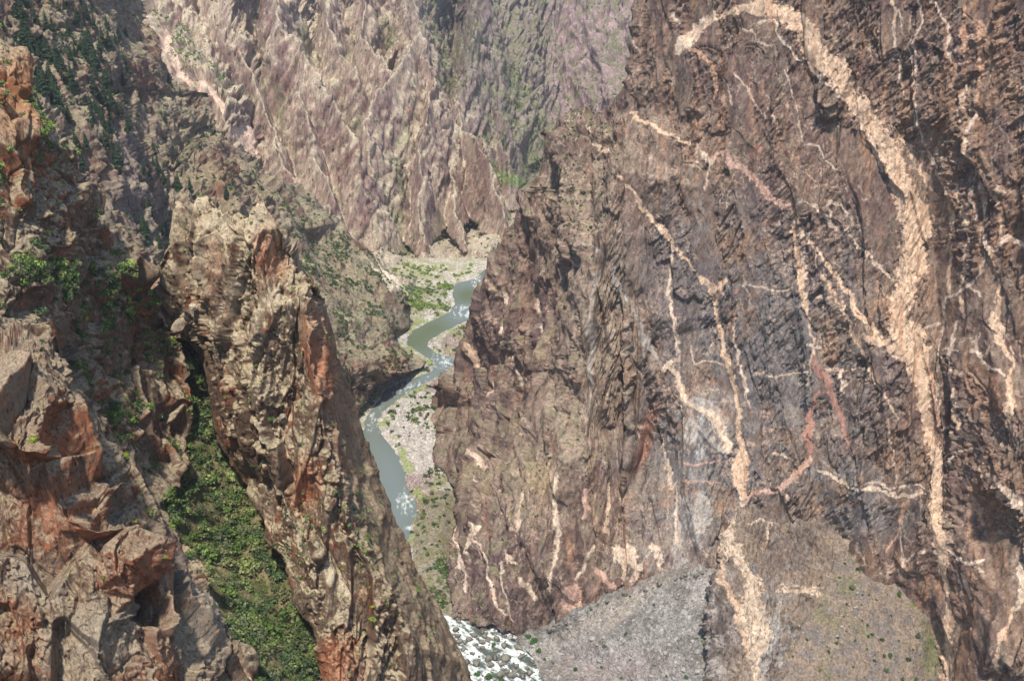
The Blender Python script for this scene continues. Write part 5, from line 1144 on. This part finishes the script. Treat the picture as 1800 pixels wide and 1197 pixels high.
# brush on the near left slope
wL = lambda x, y: np.clip(blob(x, y, 130, 500, 110, 44, 25) * 2.2 + blob(x, y, 205, 715, 34, 34) * 1.2 + blob(x, y, 260, 560, 60, 60) * 0.5 + blob(x, y, 160, 640, 80, 60, 50) * 0.5 + blob(x, y, 10, 330, 30, 60) + blob(x, y, 240, 700, 90, 130, 30) * 0.45 + blob(x, y, 15, 165, 20, 12) * 0.6 + 0.12, 0, 2.2)
Pl = pick(lmS, wL, 1700, 22, lo=0.25, cl=14); sz = 0.6 + 2.3 * rng.rand(len(Pl)) ** 1.6
mass('slope_brush', Pl - [0, 0, 0.3], sz, GREENS + [(130,150,76), (146,160,90)], 'green brush scattered on ledges of the left slope', 'brush', K=110, lobes=6, leaf=0.15, seed=4)
LSL = ['large shrub under the dark rock band near the left edge', 'large shrub in the middle of the upper brush patch', 'shrub at the right side of the upper brush patch', 'largest bright shrub below the pale slab of the left slope', 'shrub left of the largest bright one on the left slope', 'shrub right of the largest bright one on the left slope', 'yellowish shrub below the upper brush patch', 'shrub above the pale slab of the left slope', 'shrub right of the pale slab of the left slope', 'shrub near the top of the gully under the ridge', 'yellowish shrub on the ridge beside the pinnacle', 'shrub high on the slope beside the orange tower', 'shrub at the far left of the upper brush patch', 'shrub just above the pale slab beside the red rib', 'yellowish shrub behind the shoulder of the nearest cliff', 'yellowish shrub on the grey boulder over the gully']
for i, (a, b, s, ylw) in enumerate([(55,490,3.0,0),(150,500,3.4,0),(180,520,3,0),(205,715,4.2,0),(180,705,3.2,0),(225,725,2.8,0),(150,560,2.6,1),(205,600,2.6,0),(240,690,2.6,0),(262,600,2.4,0),(248,510,2.6,1),(12,165,2.6,0),(40,480,2.4,0),(235,620,2.5,0),(170,770,2.6,1),(215,800,2.4,1)]):
    place(B_YEL if ylw else B_BRIGHT, 'oak_shrub', at_pixel(lmS, a, b) - np.array([0, 0, 0.4]), s * 0.75, LSL[i], 'shrub', 'shrubs on ledges of the left slope', i)
# pinnacle plants
wP = lambda x, y: np.clip(blob(x, y, 620, 880, 20, 60) + blob(x, y, 640, 960, 20, 60) + blob(x, y, 740, 1040, 14, 40) + blob(x, y, 500, 990, 60, 60) * 0.6 + blob(x, y, 560, 900, 60, 30) * 0.6 + 0.12, 0, 1)
Pp = pick(pnS, wP, 420, 23); mass('ledge_tufts', Pp - [0, 0, 0.2], rng.uniform(0.35, 1.4, len(Pp)), GREENS + [(130,140,80)], 'small tufts of brush in cracks of the rock pinnacle', 'tufts', K=70, lobes=5, leaf=0.18, seed=5)
for i, (a, b, s, lab) in enumerate([(476,738,2.6,'broad bright green shrub on the middle ledge of the pinnacle'),(480,405,1.3,'small green shrub on the crest of the pinnacle'),(497,710,1.5,'small dark green shrub above the broad one on the pinnacle'),(436,525,1.6,'upright green shrub in a crack of the upper pinnacle'),(424,575,1.4,'small green shrub below a block on the left of the pinnacle'),(655,1090,2.4,'pale green shrub among rocks near the foot of the pinnacle'),(655,1065,1.8,'pale green sprig above the shrub at the pinnacle foot'),(735,1035,2.6,'dark green shrub growing along the lower knife edge'),(760,1105,2.0,'green shrub low on the knife edge above the rapids'),(640,830,2.0,'dark shrub in the shaded cleft below the pinnacle rib'),(628,870,2.4,'tall dark shrub in the cleft of the pinnacle'),(385,612,1.6,'light green shrub beside the wedged boulder'),(545,925,1.6,'green shrub on the broken ledge at the pinnacle foot'),(600,1000,1.3,'little shrub on the pale slab of the pinnacle foot'),(648,945,2.4,'dark green shrub hanging under the rib of the pinnacle')]):
    place(B_YEL if 'pale' in lab or 'light' in lab else B_BRIGHT, 'shrub', at_pixel(pnS, a, b) - np.array([0, 0, 0.3]), s * 0.72, lab, 'shrub', None, i)
for i, (a, b, s, lab) in enumerate([(58,772,1.6,'olive shrub on the ledge of the nearest cliff at left edge'),(75,600,0.9,'tuft of grass on the pale top of the nearest cliff'),(220,805,1.5,'yellow green shrub behind the shoulder of the nearest cliff'),(240,915,0.9,'yellow tuft on the sunlit lip of the nearest cliff'),(252,1092,1.0,'dark green shrub under the overhang of the nearest cliff'),(272,1082,0.8,'small dark shrub beside the crack of the nearest cliff'),(180,1015,0.9,'green tuft beneath the orange block of the nearest cliff'),(292,978,0.8,'yellowish tuft on the orange face of the nearest cliff'),(375,1065,0.9,'dry tuft in the joint of the grey slab'),(325,1052,0.6,'tiny tuft in the joint above the grey slab')]):
    place(B_YEL if ('yellow' in lab or 'olive' in lab) else B_BRIGHT, 'shrub', at_pixel(ncS, a, b) - np.array([0, 0, 0.15]), s * 0.8, lab, 'shrub', None, i)
# firs on the upper left mountainside
def fir_meshes(seed):
    r = np.random.RandomState(seed); V = []; F = []; S_ = []
    nl = 13
    for q in range(nl):
        z = 0.12 + 0.86 * q / nl; rad = 0.20 * (1 - q / nl) ** 0.8 * r.uniform(0.8, 1.15) + 0.012
        nb = 11 if q < 8 else 7
        for k in range(nb):
            a = 6.283 * (k + r.rand() * 0.8) / nb; rr = rad * r.uniform(0.7, 1.2); w = rr * 0.42; c, s = math.cos(a), math.sin(a); dz = -rr * r.uniform(0.25, 0.6)
            b = len(V); V += [(0, 0, z + 0.03), (c * rr * .6 - s * w, s * rr * .6 + c * w, z + dz * 0.6), (c * rr, s * rr, z + dz), (c * rr * .6 + s * w, s * rr * .6 - c * w, z + dz * 0.5)]
            F.append((b, b + 1, b + 2, b + 3)); S_ += [r.uniform(0.7, 1.3)] * 4
    crown = mk_mesh('crown', np.array(V), np.array(F), lin(50,68,44)[None] * np.array(S_)[:, None], M_LEAF)
    a = np.linspace(0, 6.283, 8, endpoint=False); ring = lambda R, z: np.stack([R * np.cos(a), R * np.sin(a), np.full(8, z)], 1)
    TV = np.concatenate([ring(0.022, -0.06), ring(0.015, 0.4), ring(0.003, 0.97)])
    TF = [(k + 8 * l, (k + 1) % 8 + 8 * l, (k + 1) % 8 + 8 * (l + 1), k + 8 * (l + 1)) for l in (0, 1) for k in range(8)]
    trunk = mk_mesh('trunk', TV, np.array(TF), np.tile(lin(92,72,58), (24, 1)), M_FAR)
    return trunk, crown
FIRS = [fir_meshes(i) for i in range(5)]
wF = lambda x, y: np.clip(blob(x, y, 50, 40, 24, 70, -25) + blob(x, y, 95, 150, 50, 70, -35) + blob(x, y, 150, 60, 20, 70, -25) * 1.2 + blob(x, y, 190, 150, 30, 80, -20) + blob(x, y, 280, 420, 16, 90, -8) * 1.2 + blob(x, y, 215, 220, 40, 26, 30) + blob(x, y, 170, 270, 20, 50, -20) + blob(x, y, 315, 130, 14, 24) * 0.8 + blob(x, y, 260, 300, 10, 40, -20) * 0.8 + 0.06 * (x < 420) * (y < 400) * (1 - blob(x, y, 238, 330, 34, 90, -14)), 0, 1.2)
Pf = pick(lsS, wF, 290, 24, lo=0.5)
for i, P in enumerate(Pf):
    tr, cr = FIRS[i % 5]; h = rng.uniform(9, 20)
    e = bpy.data.objects.new('fir_tree', None); COL.objects.link(e); e.location = tuple(float(v) for v in P)
    e.rotation_euler = (0, 0, rng.uniform(0, 6.28)); e.scale = (h * rng.uniform(0.9, 1.3), h, h)
    fx, fy = proj(P.astype(np.float64)); q = 0 if (fx > 250 and fy > 330) else 1 if fx < 125 else 2 if fy < 120 else 3
    e['label'] = ['dark fir tree in the deep gully behind the rock pinnacle', 'dark fir tree in the dense stand above the orange rock tower', 'dark fir tree high on the wooded mountainside beneath the red crest', 'dark fir tree scattered on the middle of the wooded mountainside'][q]; e['category'] = 'fir tree'; e['group'] = ['firs in the gully behind the pinnacle', 'firs in the stand above the orange tower', 'firs high on the wooded mountainside', 'firs on the middle of the wooded mountainside'][q]
    link('trunk', tr, e); link('crown', cr, e)
# scrub on the far slopes
wS = lambda x, y: np.clip(0.35 + blob(x, y, 480, 330, 70, 120, -35) * 0.8 + blob(x, y, 600, 520, 120, 90, 30) * 1.0 + blob(x, y, 690, 590, 60, 50) * 0.7, 0, 1.3) * (x < 740) * (1 - 0.85 * np.clip(blob(x, y, 238, 330, 34, 90, -14), 0, 1))
Ps = pick(lsS, wS, 8500, 25, lo=0.25, cl=30); mass('mountainside_scrub', Ps, 0.7 + 2.4 * rng.rand(len(Ps)) ** 1.8, JUN + [(88,104,58), (100,116,62)], 'dark scrub speckling the wooded mountainside', 'scrub', K=22, lobes=4, leaf=0.3, seed=6)
wB = lambda x, y: np.clip(0.10 + sm(0, 1, (x - (690 + (y - 60) * 0.5)) / 90) * 0.6 + blob(x, y, 850, 90, 24, 110, -25) * 1.5 + blob(x, y, 940, 130, 14, 80) + soft_floor(x, y) * 0.7 + blob(x, y, 640, 350, 60, 40) * 0.3, 0, 1.5) * (x < 1130)
Pb = pick(bgS, wB, 9000, 26, lo=0.3, cl=45); mass('far_scrub', Pb, 0.8 + 2.6 * rng.rand(len(Pb)) ** 2, [(98,110,70), (88,102,70), (78,94,66)], 'dark scrub speckling the crags beyond the river', 'scrub', K=20, lobes=4, leaf=0.32, seed=7)
Pb = pick(spS, lambda x, y: wB(x, y) + 0.05, 7000, 66, lo=0.4, cl=24); mass('spur_scrub', Pb, 0.7 + 2.2 * rng.rand(len(Pb)) ** 2, [(116,134,76), (96,116,68), (132,144,88)], 'scrub on the ledges of the far spurs', 'scrub', K=20, lobes=4, leaf=0.32, seed=27)
wG = lambda x, y: np.clip(blob(x, y, 290, 40, 12, 14) + blob(x, y, 322, 90, 20, 22) * 1.4 + blob(x, y, 352, 130, 22, 14) * 1.4 + blob(x, y, 390, 158, 16, 14) * 1.2 + blob(x, y, 430, 205, 14, 14) * 0.7 + blob(x, y, 850, 62, 22, 40, -20) + blob(x, y, 885, 315, 26, 8, 20) * 1.3 + blob(x, y, 830, 465, 26, 12) * 1.6 + blob(x, y, 785, 505, 18, 10) * 1.2 + blob(x, y, 745, 515, 50, 20) * 1.2 + blob(x, y, 866, 440, 12, 12), 0, 1.5)
Pb = pick(bgS, wG, 1300, 27, lo=0.8); mass('bright_brush', Pb, rng.uniform(1.2, 3.2, len(Pb)), [(104,134,56), (88,120,56), (126,150,70)], 'bright green brush in the high ravine and by the river bend', 'brush', K=40, lobes=5, leaf=0.24, seed=8)
# river banks
wK = lambda x, y: np.clip(blob(x, y, 742, 722, 34, 40, 30) * 1.3 + blob(x, y, 690, 745, 10, 40, -10) + blob(x, y, 800, 590, 40, 20, -15) + blob(x, y, 735, 635, 30, 26) * 1.5 + blob(x, y, 770, 520, 60, 26) * 1.0 + blob(x, y, 640, 700, 30, 30) * 1.5 + blob(x, y, 760, 850, 20, 26) + blob(x, y, 755, 930, 40, 60) * 0.5 + blob(x, y, 775, 1040, 26, 60) * 1.8, 0, 1.5) * (poly_dist(xy_on(x.astype(float), y.astype(float), RIV), RPOLY) > 2.5)
Pk = pick(flS, wK, 900, 28, lo=1.0, cl=16); mass('bank_brush', Pk - [0, 0, 0.2], 0.6 + 3.2 * rng.rand(len(Pk)) ** 1.8, JUN + GREENS, 'green and dark brush along the river banks', 'brush', K=60, lobes=5, leaf=0.2, seed=9)
wM = lambda x, y: np.clip(blob(x, y, 745, 488, 60, 20, 10) * 0.8 + blob(x, y, 690, 490, 40, 24) * 0.8 + blob(x, y, 836, 474, 26, 9, -20) * 1.6 + blob(x, y, 800, 498, 22, 9) + blob(x, y, 775, 516, 24, 10) + blob(x, y, 745, 528, 60, 24) * 1.1 + blob(x, y, 700, 520, 40, 24) + blob(x, y, 815, 585, 26, 10) * 0.7, 0, 1.5) * (poly_dist(xy_on(x.astype(float), y.astype(float), RIV), RPOLY) > 2.0)
Pk = pick(flS, wM, 1300, 48, lo=1.0, cl=20); mass('meadow_brush', Pk - [0, 0, 0.2], 0.8 + 3.0 * rng.rand(len(Pk)) ** 1.8, [(128,158,62), (110,138,60), (142,150,84), (118,124,76)], 'bright green brush on the flat by the far river bend', 'brush', K=50, lobes=5, leaf=0.22, seed=19)
for i, (a, b, s) in enumerate([(757,880,3.4),(748,880,2.6),(735,938,2.6),(722,935,3.0),(745,925,2.4),(765,875,2.6),(790,860,2.6),(770,850,3.4),(782,905,2.2),(768,925,2.2),(758,955,2.0),(747,962,2.4),(772,950,2.0),(735,920,2.6),(788,885,2.6),(722,862,2.2),(742,760,2.0)]):
    place(B_DARK + B_GREEN, 'shrub', at_pixel(flS, a, b) - np.array([0, 0, 0.3]), s * 0.9, 'rounded dark green shrub on the pinkish bank beside the upper rapid', 'shrub', 'shrubs on the bank beside the upper rapid', i)
for i, (a, b, s, lab) in enumerate([(938,1128,3.6,'large green shrub where the scree meets the rapids'),(925,1120,3.0,'green shrub at the cliff foot beside the rapids'),(946,1142,2.8,'lower green shrub at the edge of the rapids and the scree'),(868,1134,2.4,'lone green shrub on a rock in the middle of the rapids'),(860,1190,3.6,'green shrub at the bottom edge beside the rapids'),(838,1185,3.0,'dark green shrub under the knife edge beside the rapids'),(880,1196,2.6,'green shrub right of the others at the bottom of the rapids')]):
    S = fanS if a > 920 else None
    P = at_pixel(fanS, a, b) if S else np.append(xy_on(np.float64(a), np.float64(b), RIV + 0.5), RIV + 0.5)
    place(B_GREEN, 'shrub', P, s, lab, 'shrub', None, i)
for i, (a, b, s) in enumerate([(983,1085,2.4),(1036,1072,1.4),(1050,1062,1.4),(1148,1062,1.4),(1098,1115,2.0),(1061,1136,2.0),(1010,1175,2.4),(1056,1172,1.6),(1090,1192,2.0),(1107,1158,1.2),(1130,1100,1.0),(1205,1190,2.0),(1190,1140,1.0),(1106,1050,1.2),(1210,1080,0.8),(1150,1170,1.0),(972,1164,1.4),(957,1156,1.8),(1170,1190,1.2),(1225,1120,1.0)]):
    place(B_GREEN, 'shrub', at_pixel(fanS, a, b) - np.array([0, 0, 0.2]), s * 0.95, 'small green shrub growing on the grey scree fan', 'shrub', 'shrubs on the grey scree fan', i)
LS_SH = [(1520,992,4.0),(1510,1000,2.6),(1530,990,3),(1486,990,1.6),(1477,1014,1.6),(1546,1006,1.6),(1552,1013,2),(1498,1032,3),(1580,1026,2.6),(1582,1045,2.6),(1568,1014,2),(1594,1024,2.2),(1527,1043,1.6),(1515,1045,1.2),(1542,1053,1.3),(1514,1061,1.2),(1490,1060,1.4),(1485,1083,1.2),(1516,1089,1.2),(1525,1098,1.6),(1534,1113,2),(1528,1118,1.6),(1490,1108,1.2),(1474,1120,1.5),(1472,1131,1.8),(1506,1127,1.8),(1552,1124,2.2),(1578,1125,1.4),(1616,1118,2.8),(1526,1140,1.3),(1456,1145,2),(1420,1124,1.2),(1395,1154,1.2),(1556,1151,1.8),(1566,1152,2.4),(1539,1159,2),(1597,1158,2.8),(1560,1181,2.8),(1588,1193,2),(1612,1195,2),(1582,1012,2.4),(1568,1080,1.2),(1456,1135,1),(1605,1140,1.2),(1500,1170,1.2),(1440,1180,1.2)]
for i, (a, b, s) in enumerate(LS_SH):
    place(B_DARK + B_GREEN[:1], 'juniper_shrub', at_pixel(mdS, a, b) - np.array([0, 0, 0.2]), s * 0.9, 'dark rounded juniper shrub dotting the brown talus below the cliff', 'shrub', 'dark shrubs on the brown talus', i)
BTL = ['left of two dark shrubs on the upper shelf of the buttress', 'right of two dark shrubs on the upper shelf of the buttress', 'dark shrub below the two on the upper shelf', 'shrub on the left shoulder of the buttress', 'shrub halfway down the left face of the buttress', 'round green shrub on the bare olive face of the buttress', 'shrub under the top knobs of the buttress', 'shrub on the crest where the buttress meets the cliff', 'leftmost shrub above the sandy shelf', 'middle shrub above the sandy shelf', 'shrub at the right edge of the sandy shelf', 'shrub at the left edge of the sandy shelf', 'small shrub on the sandy shelf itself', 'shrub on the left skyline of the buttress', 'shrub low on the left skyline of the buttress', 'shrub beside the thin diagonal pale vein']
for i, (a, b, s) in enumerate([(1005,335,2.6),(1025,338,2.6),(1040,400,2),(975,395,1.6),(965,450,1.6),(1010,445,2.4),(985,300,2),(1075,250,1.8),(960,800,2.2),(965,805,2),(1005,822,1.8),(948,828,1.6),(958,815,1.6),(930,350,1.8),(905,470,1.5),(1055,378,1.8)]):
    place(B_DARK, 'shrub', at_pixel(btS if a < 1095 else wallS, a, b) - np.array([0, 0, 0.2]), s, BTL[i], 'shrub', 'shrubs on ledges of the buttress', i)
wT = lambda x, y: np.clip(blob(x, y, 1000, 380, 90, 120) * 0.6 + blob(x, y, 1040, 240, 60, 40) + blob(x, y, 800, 690, 40, 60) * 1.4 + 0.05, 0, 1) * (x > 760)
Pt = pick(btS, wT, 520, 29, slope=(0.3, 0.7), lo=0.05); mass('buttress_scrub', Pt, rng.uniform(0.6, 1.7, len(Pt)), JUN + [(98,104,60)], 'dark scrub on ledges of the buttress', 'scrub', K=24, lobes=4, leaf=0.3, seed=10)
Pt = pick(mdS, lambda x, y: in_poly(x, y, [(1500,960),(1640,1010),(1680,1290),(1380,1290),(1420,1080)]) * 1.0, 500, 30, lo=1.0); mass('talus_grass', Pt, rng.uniform(0.25, 0.6, len(Pt)), [(120,118,66), (104,108,60), (92,100,50)], 'low dry tufts between the shrubs on the brown talus', 'grass', K=14, lobes=3, leaf=0.4, seed=12)
Pt = pick(fanS, lambda x, y: 0.1 + sm(1120, 1250, x) * sm(1030, 1120, y), 420, 31, lo=1.0); mass('scree_grass', Pt, rng.uniform(0.2, 0.6, len(Pt)), [(104,112,60), (88,100,50)], 'low green tufts on the grey scree', 'grass', K=14, lobes=3, leaf=0.4, seed=13)

# ------------------------------------------------------------------ boulders
RK_R = [rock_mesh('boulder', 60 + i, (1.0, 0.8 + 0.3 * (i % 3), 0.55 + 0.12 * (i % 4)), (88,84,80), M_MID) for i in range(7)]
def in_river(n, seed, ymin, ymax):
    r = np.random.RandomState(seed); out = []
    while len(out) < n:
        py = r.uniform(ymin, ymax); px = r.uniform(790, 985)
        q = xy_on(np.float64(px), np.float64(py), RIV)
        if poly_dist(q[None], RPOLY)[0] < 1.0: out.append(q)
    return np.array(out)
Q_ = in_river(140, 5, 1088, 1210)
for i, q in enumerate(Q_):
    s = 0.8 + 2.3 * rng.rand() ** 2.2
    o = place(RK_R, 'boulder', (q[0], q[1], RIV + 0.1 * s), s, 'dark wet boulder breaking the foam of the white rapids', 'boulder', 'boulders in the white rapids', i, sq=rng.uniform(0.7, 1.1))
for i, (a, b, s, lab) in enumerate([(888,1158,6.0,'large flat grey boulder in the middle of the rapids'),(912,1138,4.2,'round grey boulder near the right bank of the rapids'),(862,1168,3.4,'pale boulder left of the large flat one in the rapids'),(848,1110,3.2,'dark boulder at the head of the rapids'),(905,1180,3.4,'grey boulder below the large flat one in the rapids')]):
    q = xy_on(np.float64(a), np.float64(b), RIV); place(RK_R, 'boulder', (q[0], q[1], RIV), s * 0.8, lab, 'boulder', None, i + 3, rz=0.8, sq=0.6)
def rock_mass(name, pos, size, tint, label, seed):
    r = np.random.RandomState(seed); V0, F0 = ico(2); n = len(pos); k = len(V0)
    A = r.normal(size=(n, 3)).astype(f32); V = np.repeat(V0[None], n, 0) * r.uniform(0.6, 1.1, (n, 1, 3)).astype(f32)
    for q in range(4):
        dd = r.normal(size=(n, 1, 3)); dd /= np.linalg.norm(dd, axis=2, keepdims=True); hh = r.uniform(0.4, 0.8, (n, 1))
        V = V - (np.clip((V * dd).sum(2) - hh, 0, None)[:, :, None] * dd)
    V = V * np.asarray(size)[:, None, None] + np.asarray(pos)[:, None, :]
    C = np.repeat((lin(*tint)[None] * r.uniform(0.6, 1.3, (n, 1)))[:, None, :], k, 1)
    F = (F0[None] + (np.arange(n) * k)[:, None, None]).reshape(-1, 3)
    link(name, mk_mesh(name, V.reshape(-1, 3), F, C.reshape(-1, 3).astype(f32), M_MID), label=label, cat='stones', kind='stuff')
q = in_river(260, 8, 1086, 1212); rock_mass('river_stones', np.concatenate([q, np.full((260, 1), RIV)], 1), rng.uniform(0.3, 1.0, 260), (104,100,94), 'small wet stones awash in the white rapids', 61)
q = pick(fanS, lambda x, y: 0.3 + sm(1090, 1180, y) + sm(1, 0, np.clip((y - np.interp(x, FX, FY)) / 40, 0, 1)), 900, 62, lo=1.0, cl=18); rock_mass('scree_stones', q, 0.2 + 1.0 * rng.rand(900) ** 3, (136,130,124), 'loose stones strewn over the grey scree fan', 62)
wR = lambda x, y: (blob(x, y, 722, 852, 26, 18, -20) * 1.4 + blob(x, y, 790, 632, 26, 22) + blob(x, y, 745, 672, 40, 10, -20) * 0.6 + blob(x, y, 740, 890, 20, 14) + blob(x, y, 660, 715, 14, 10)) 
for i in range(46):
    a = rng.uniform(800, 1240); b = np.interp(a, FX, FY) + (rng.uniform(-3, 12) if a > 945 else rng.uniform(4, 18))
    P = at_pixel(fanS, a, b) if a > 945 else np.append(xy_on(np.float64(a), np.float64(b), RIV + 0.3), RIV + 0.3)
    place(RK_R, 'boulder', P, 0.7 + 2.0 * rng.rand() ** 2, 'grey boulder fallen at the foot of the painted cliff', 'boulder', 'fallen boulders along the cliff foot', i)
RK_B = [rock_mesh('boulder', 80 + i, (1.0, 0.9, 0.7), (172,148,140), M_MID) for i in range(4)]
q = pick(flS, lambda x, y: wR(x, y) + 0.06, 700, 63, lo=1.0); rock_mass('bank_stones', q, 0.25 + 1.1 * rng.rand(700) ** 3, (158,144,136), 'loose cobbles and stones on the river banks', 63)
Pr = pick(flS, wR, 90, 33, lo=1.0)
for i, P in enumerate(Pr):
    place(RK_B, 'boulder', P, 0.6 + 1.5 * rng.rand() ** 2, 'pinkish boulder on the rocky river bank', 'boulder', 'pinkish boulders on the river banks', i)
Pr = np.concatenate([pick(fanS, lambda x, y: 0.15 + sm(1080, 1180, y) + blob(x, y, 1000, 1100, 60, 20, -30), 210, 34, lo=1.0), pick(mdS, lambda x, y: blob(x, y, 1525, 990, 60, 20) * 2 + blob(x, y, 1500, 1060, 40, 30, -40) + blob(x, y, 1440, 1120, 40, 20) + blob(x, y, 1540, 1090, 20, 30), 110, 35, lo=1.0)])
RK_S = [rock_mesh('rock', 90 + i, (1.0, 0.8, 0.7), (170,164,158), M_MID) for i in range(4)]
for i, P in enumerate(Pr):
    fan = i < 210
    place(RK_S, 'rock', P, 0.35 + (1.0 + fan) * rng.rand() ** 3, 'pale grey rock lying on the grey scree fan' if fan else 'pale rock lying among the shrubs of the brown talus', 'rock', 'loose rocks on the grey scree fan' if fan else 'loose rocks on the brown talus', i)
# the wedged boulder beside the pinnacle and some other single stones
def stone(name, S, a, b, sc, rot, tint, lab, seed, dv=(0, 0, 0)):
    P = at_pixel(S, a, b) + np.array(dv)
    o = link(name, rock_mesh(name, seed, sc, tint, M_MID), label=lab, cat='boulder', loc=tuple(float(v) for v in P)); o.rotation_euler = rot
stone('boulder', pnS, 322, 566, (4.6, 3.0, 2.5), (0, math.radians(-38), 0.2), (158,138,118), 'big tilted boulder wedged in the notch left of the pinnacle', 201, (0.3, -2.5, 0))
stone('boulder', pnS, 341, 534, (2.0, 1.6, 1.3), (0.2, 0.3, 1), (190,176,150), 'small pale block resting above the wedged boulder', 202, (0, -1.5, 0))
stone('boulder', pnS, 498, 735, (1.6, 1.4, 2.0), (0.1, 0.1, 1), (150,134,110), 'squat brown block standing on the pinnacle ledge beside the shrub', 203, (0, -0.6, 0.4))

# ------------------------------------------------------------------ the air of the canyon
def haze():
    import bmesh
    bm = bmesh.new(); bmesh.ops.create_cube(bm, size=1.0)
    me = bpy.data.meshes.new('haze')
    lo = Vector((-1500, -60, -640)); hi = Vector((1500, 2900, 60))
    for v in bm.verts: v.co = Vector([lo[k] + (v.co[k] + 0.5) * (hi[k] - lo[k]) for k in range(3)])
    bm.to_mesh(me); bm.free()
    m = bpy.data.materials.new('haze_air'); m.use_nodes = True; n, l = m.node_tree.nodes, m.node_tree.links; n.clear()
    v = n.new('ShaderNodeVolumePrincipled'); v.inputs['Density'].default_value = HAZE; v.inputs['Color'].default_value = (0.86, 0.89, 0.94, 1); v.inputs['Anisotropy'].default_value = 0.2
    o = n.new('ShaderNodeOutputMaterial'); l.new(v.outputs[0], o.inputs['Volume'])
    me.materials.append(m); link('haze', me, label='thin pale haze filling the canyon', cat='haze', kind='stuff')
HAZE = 0.00005
haze()
print('script %.1fs' % (time.time() - T0))
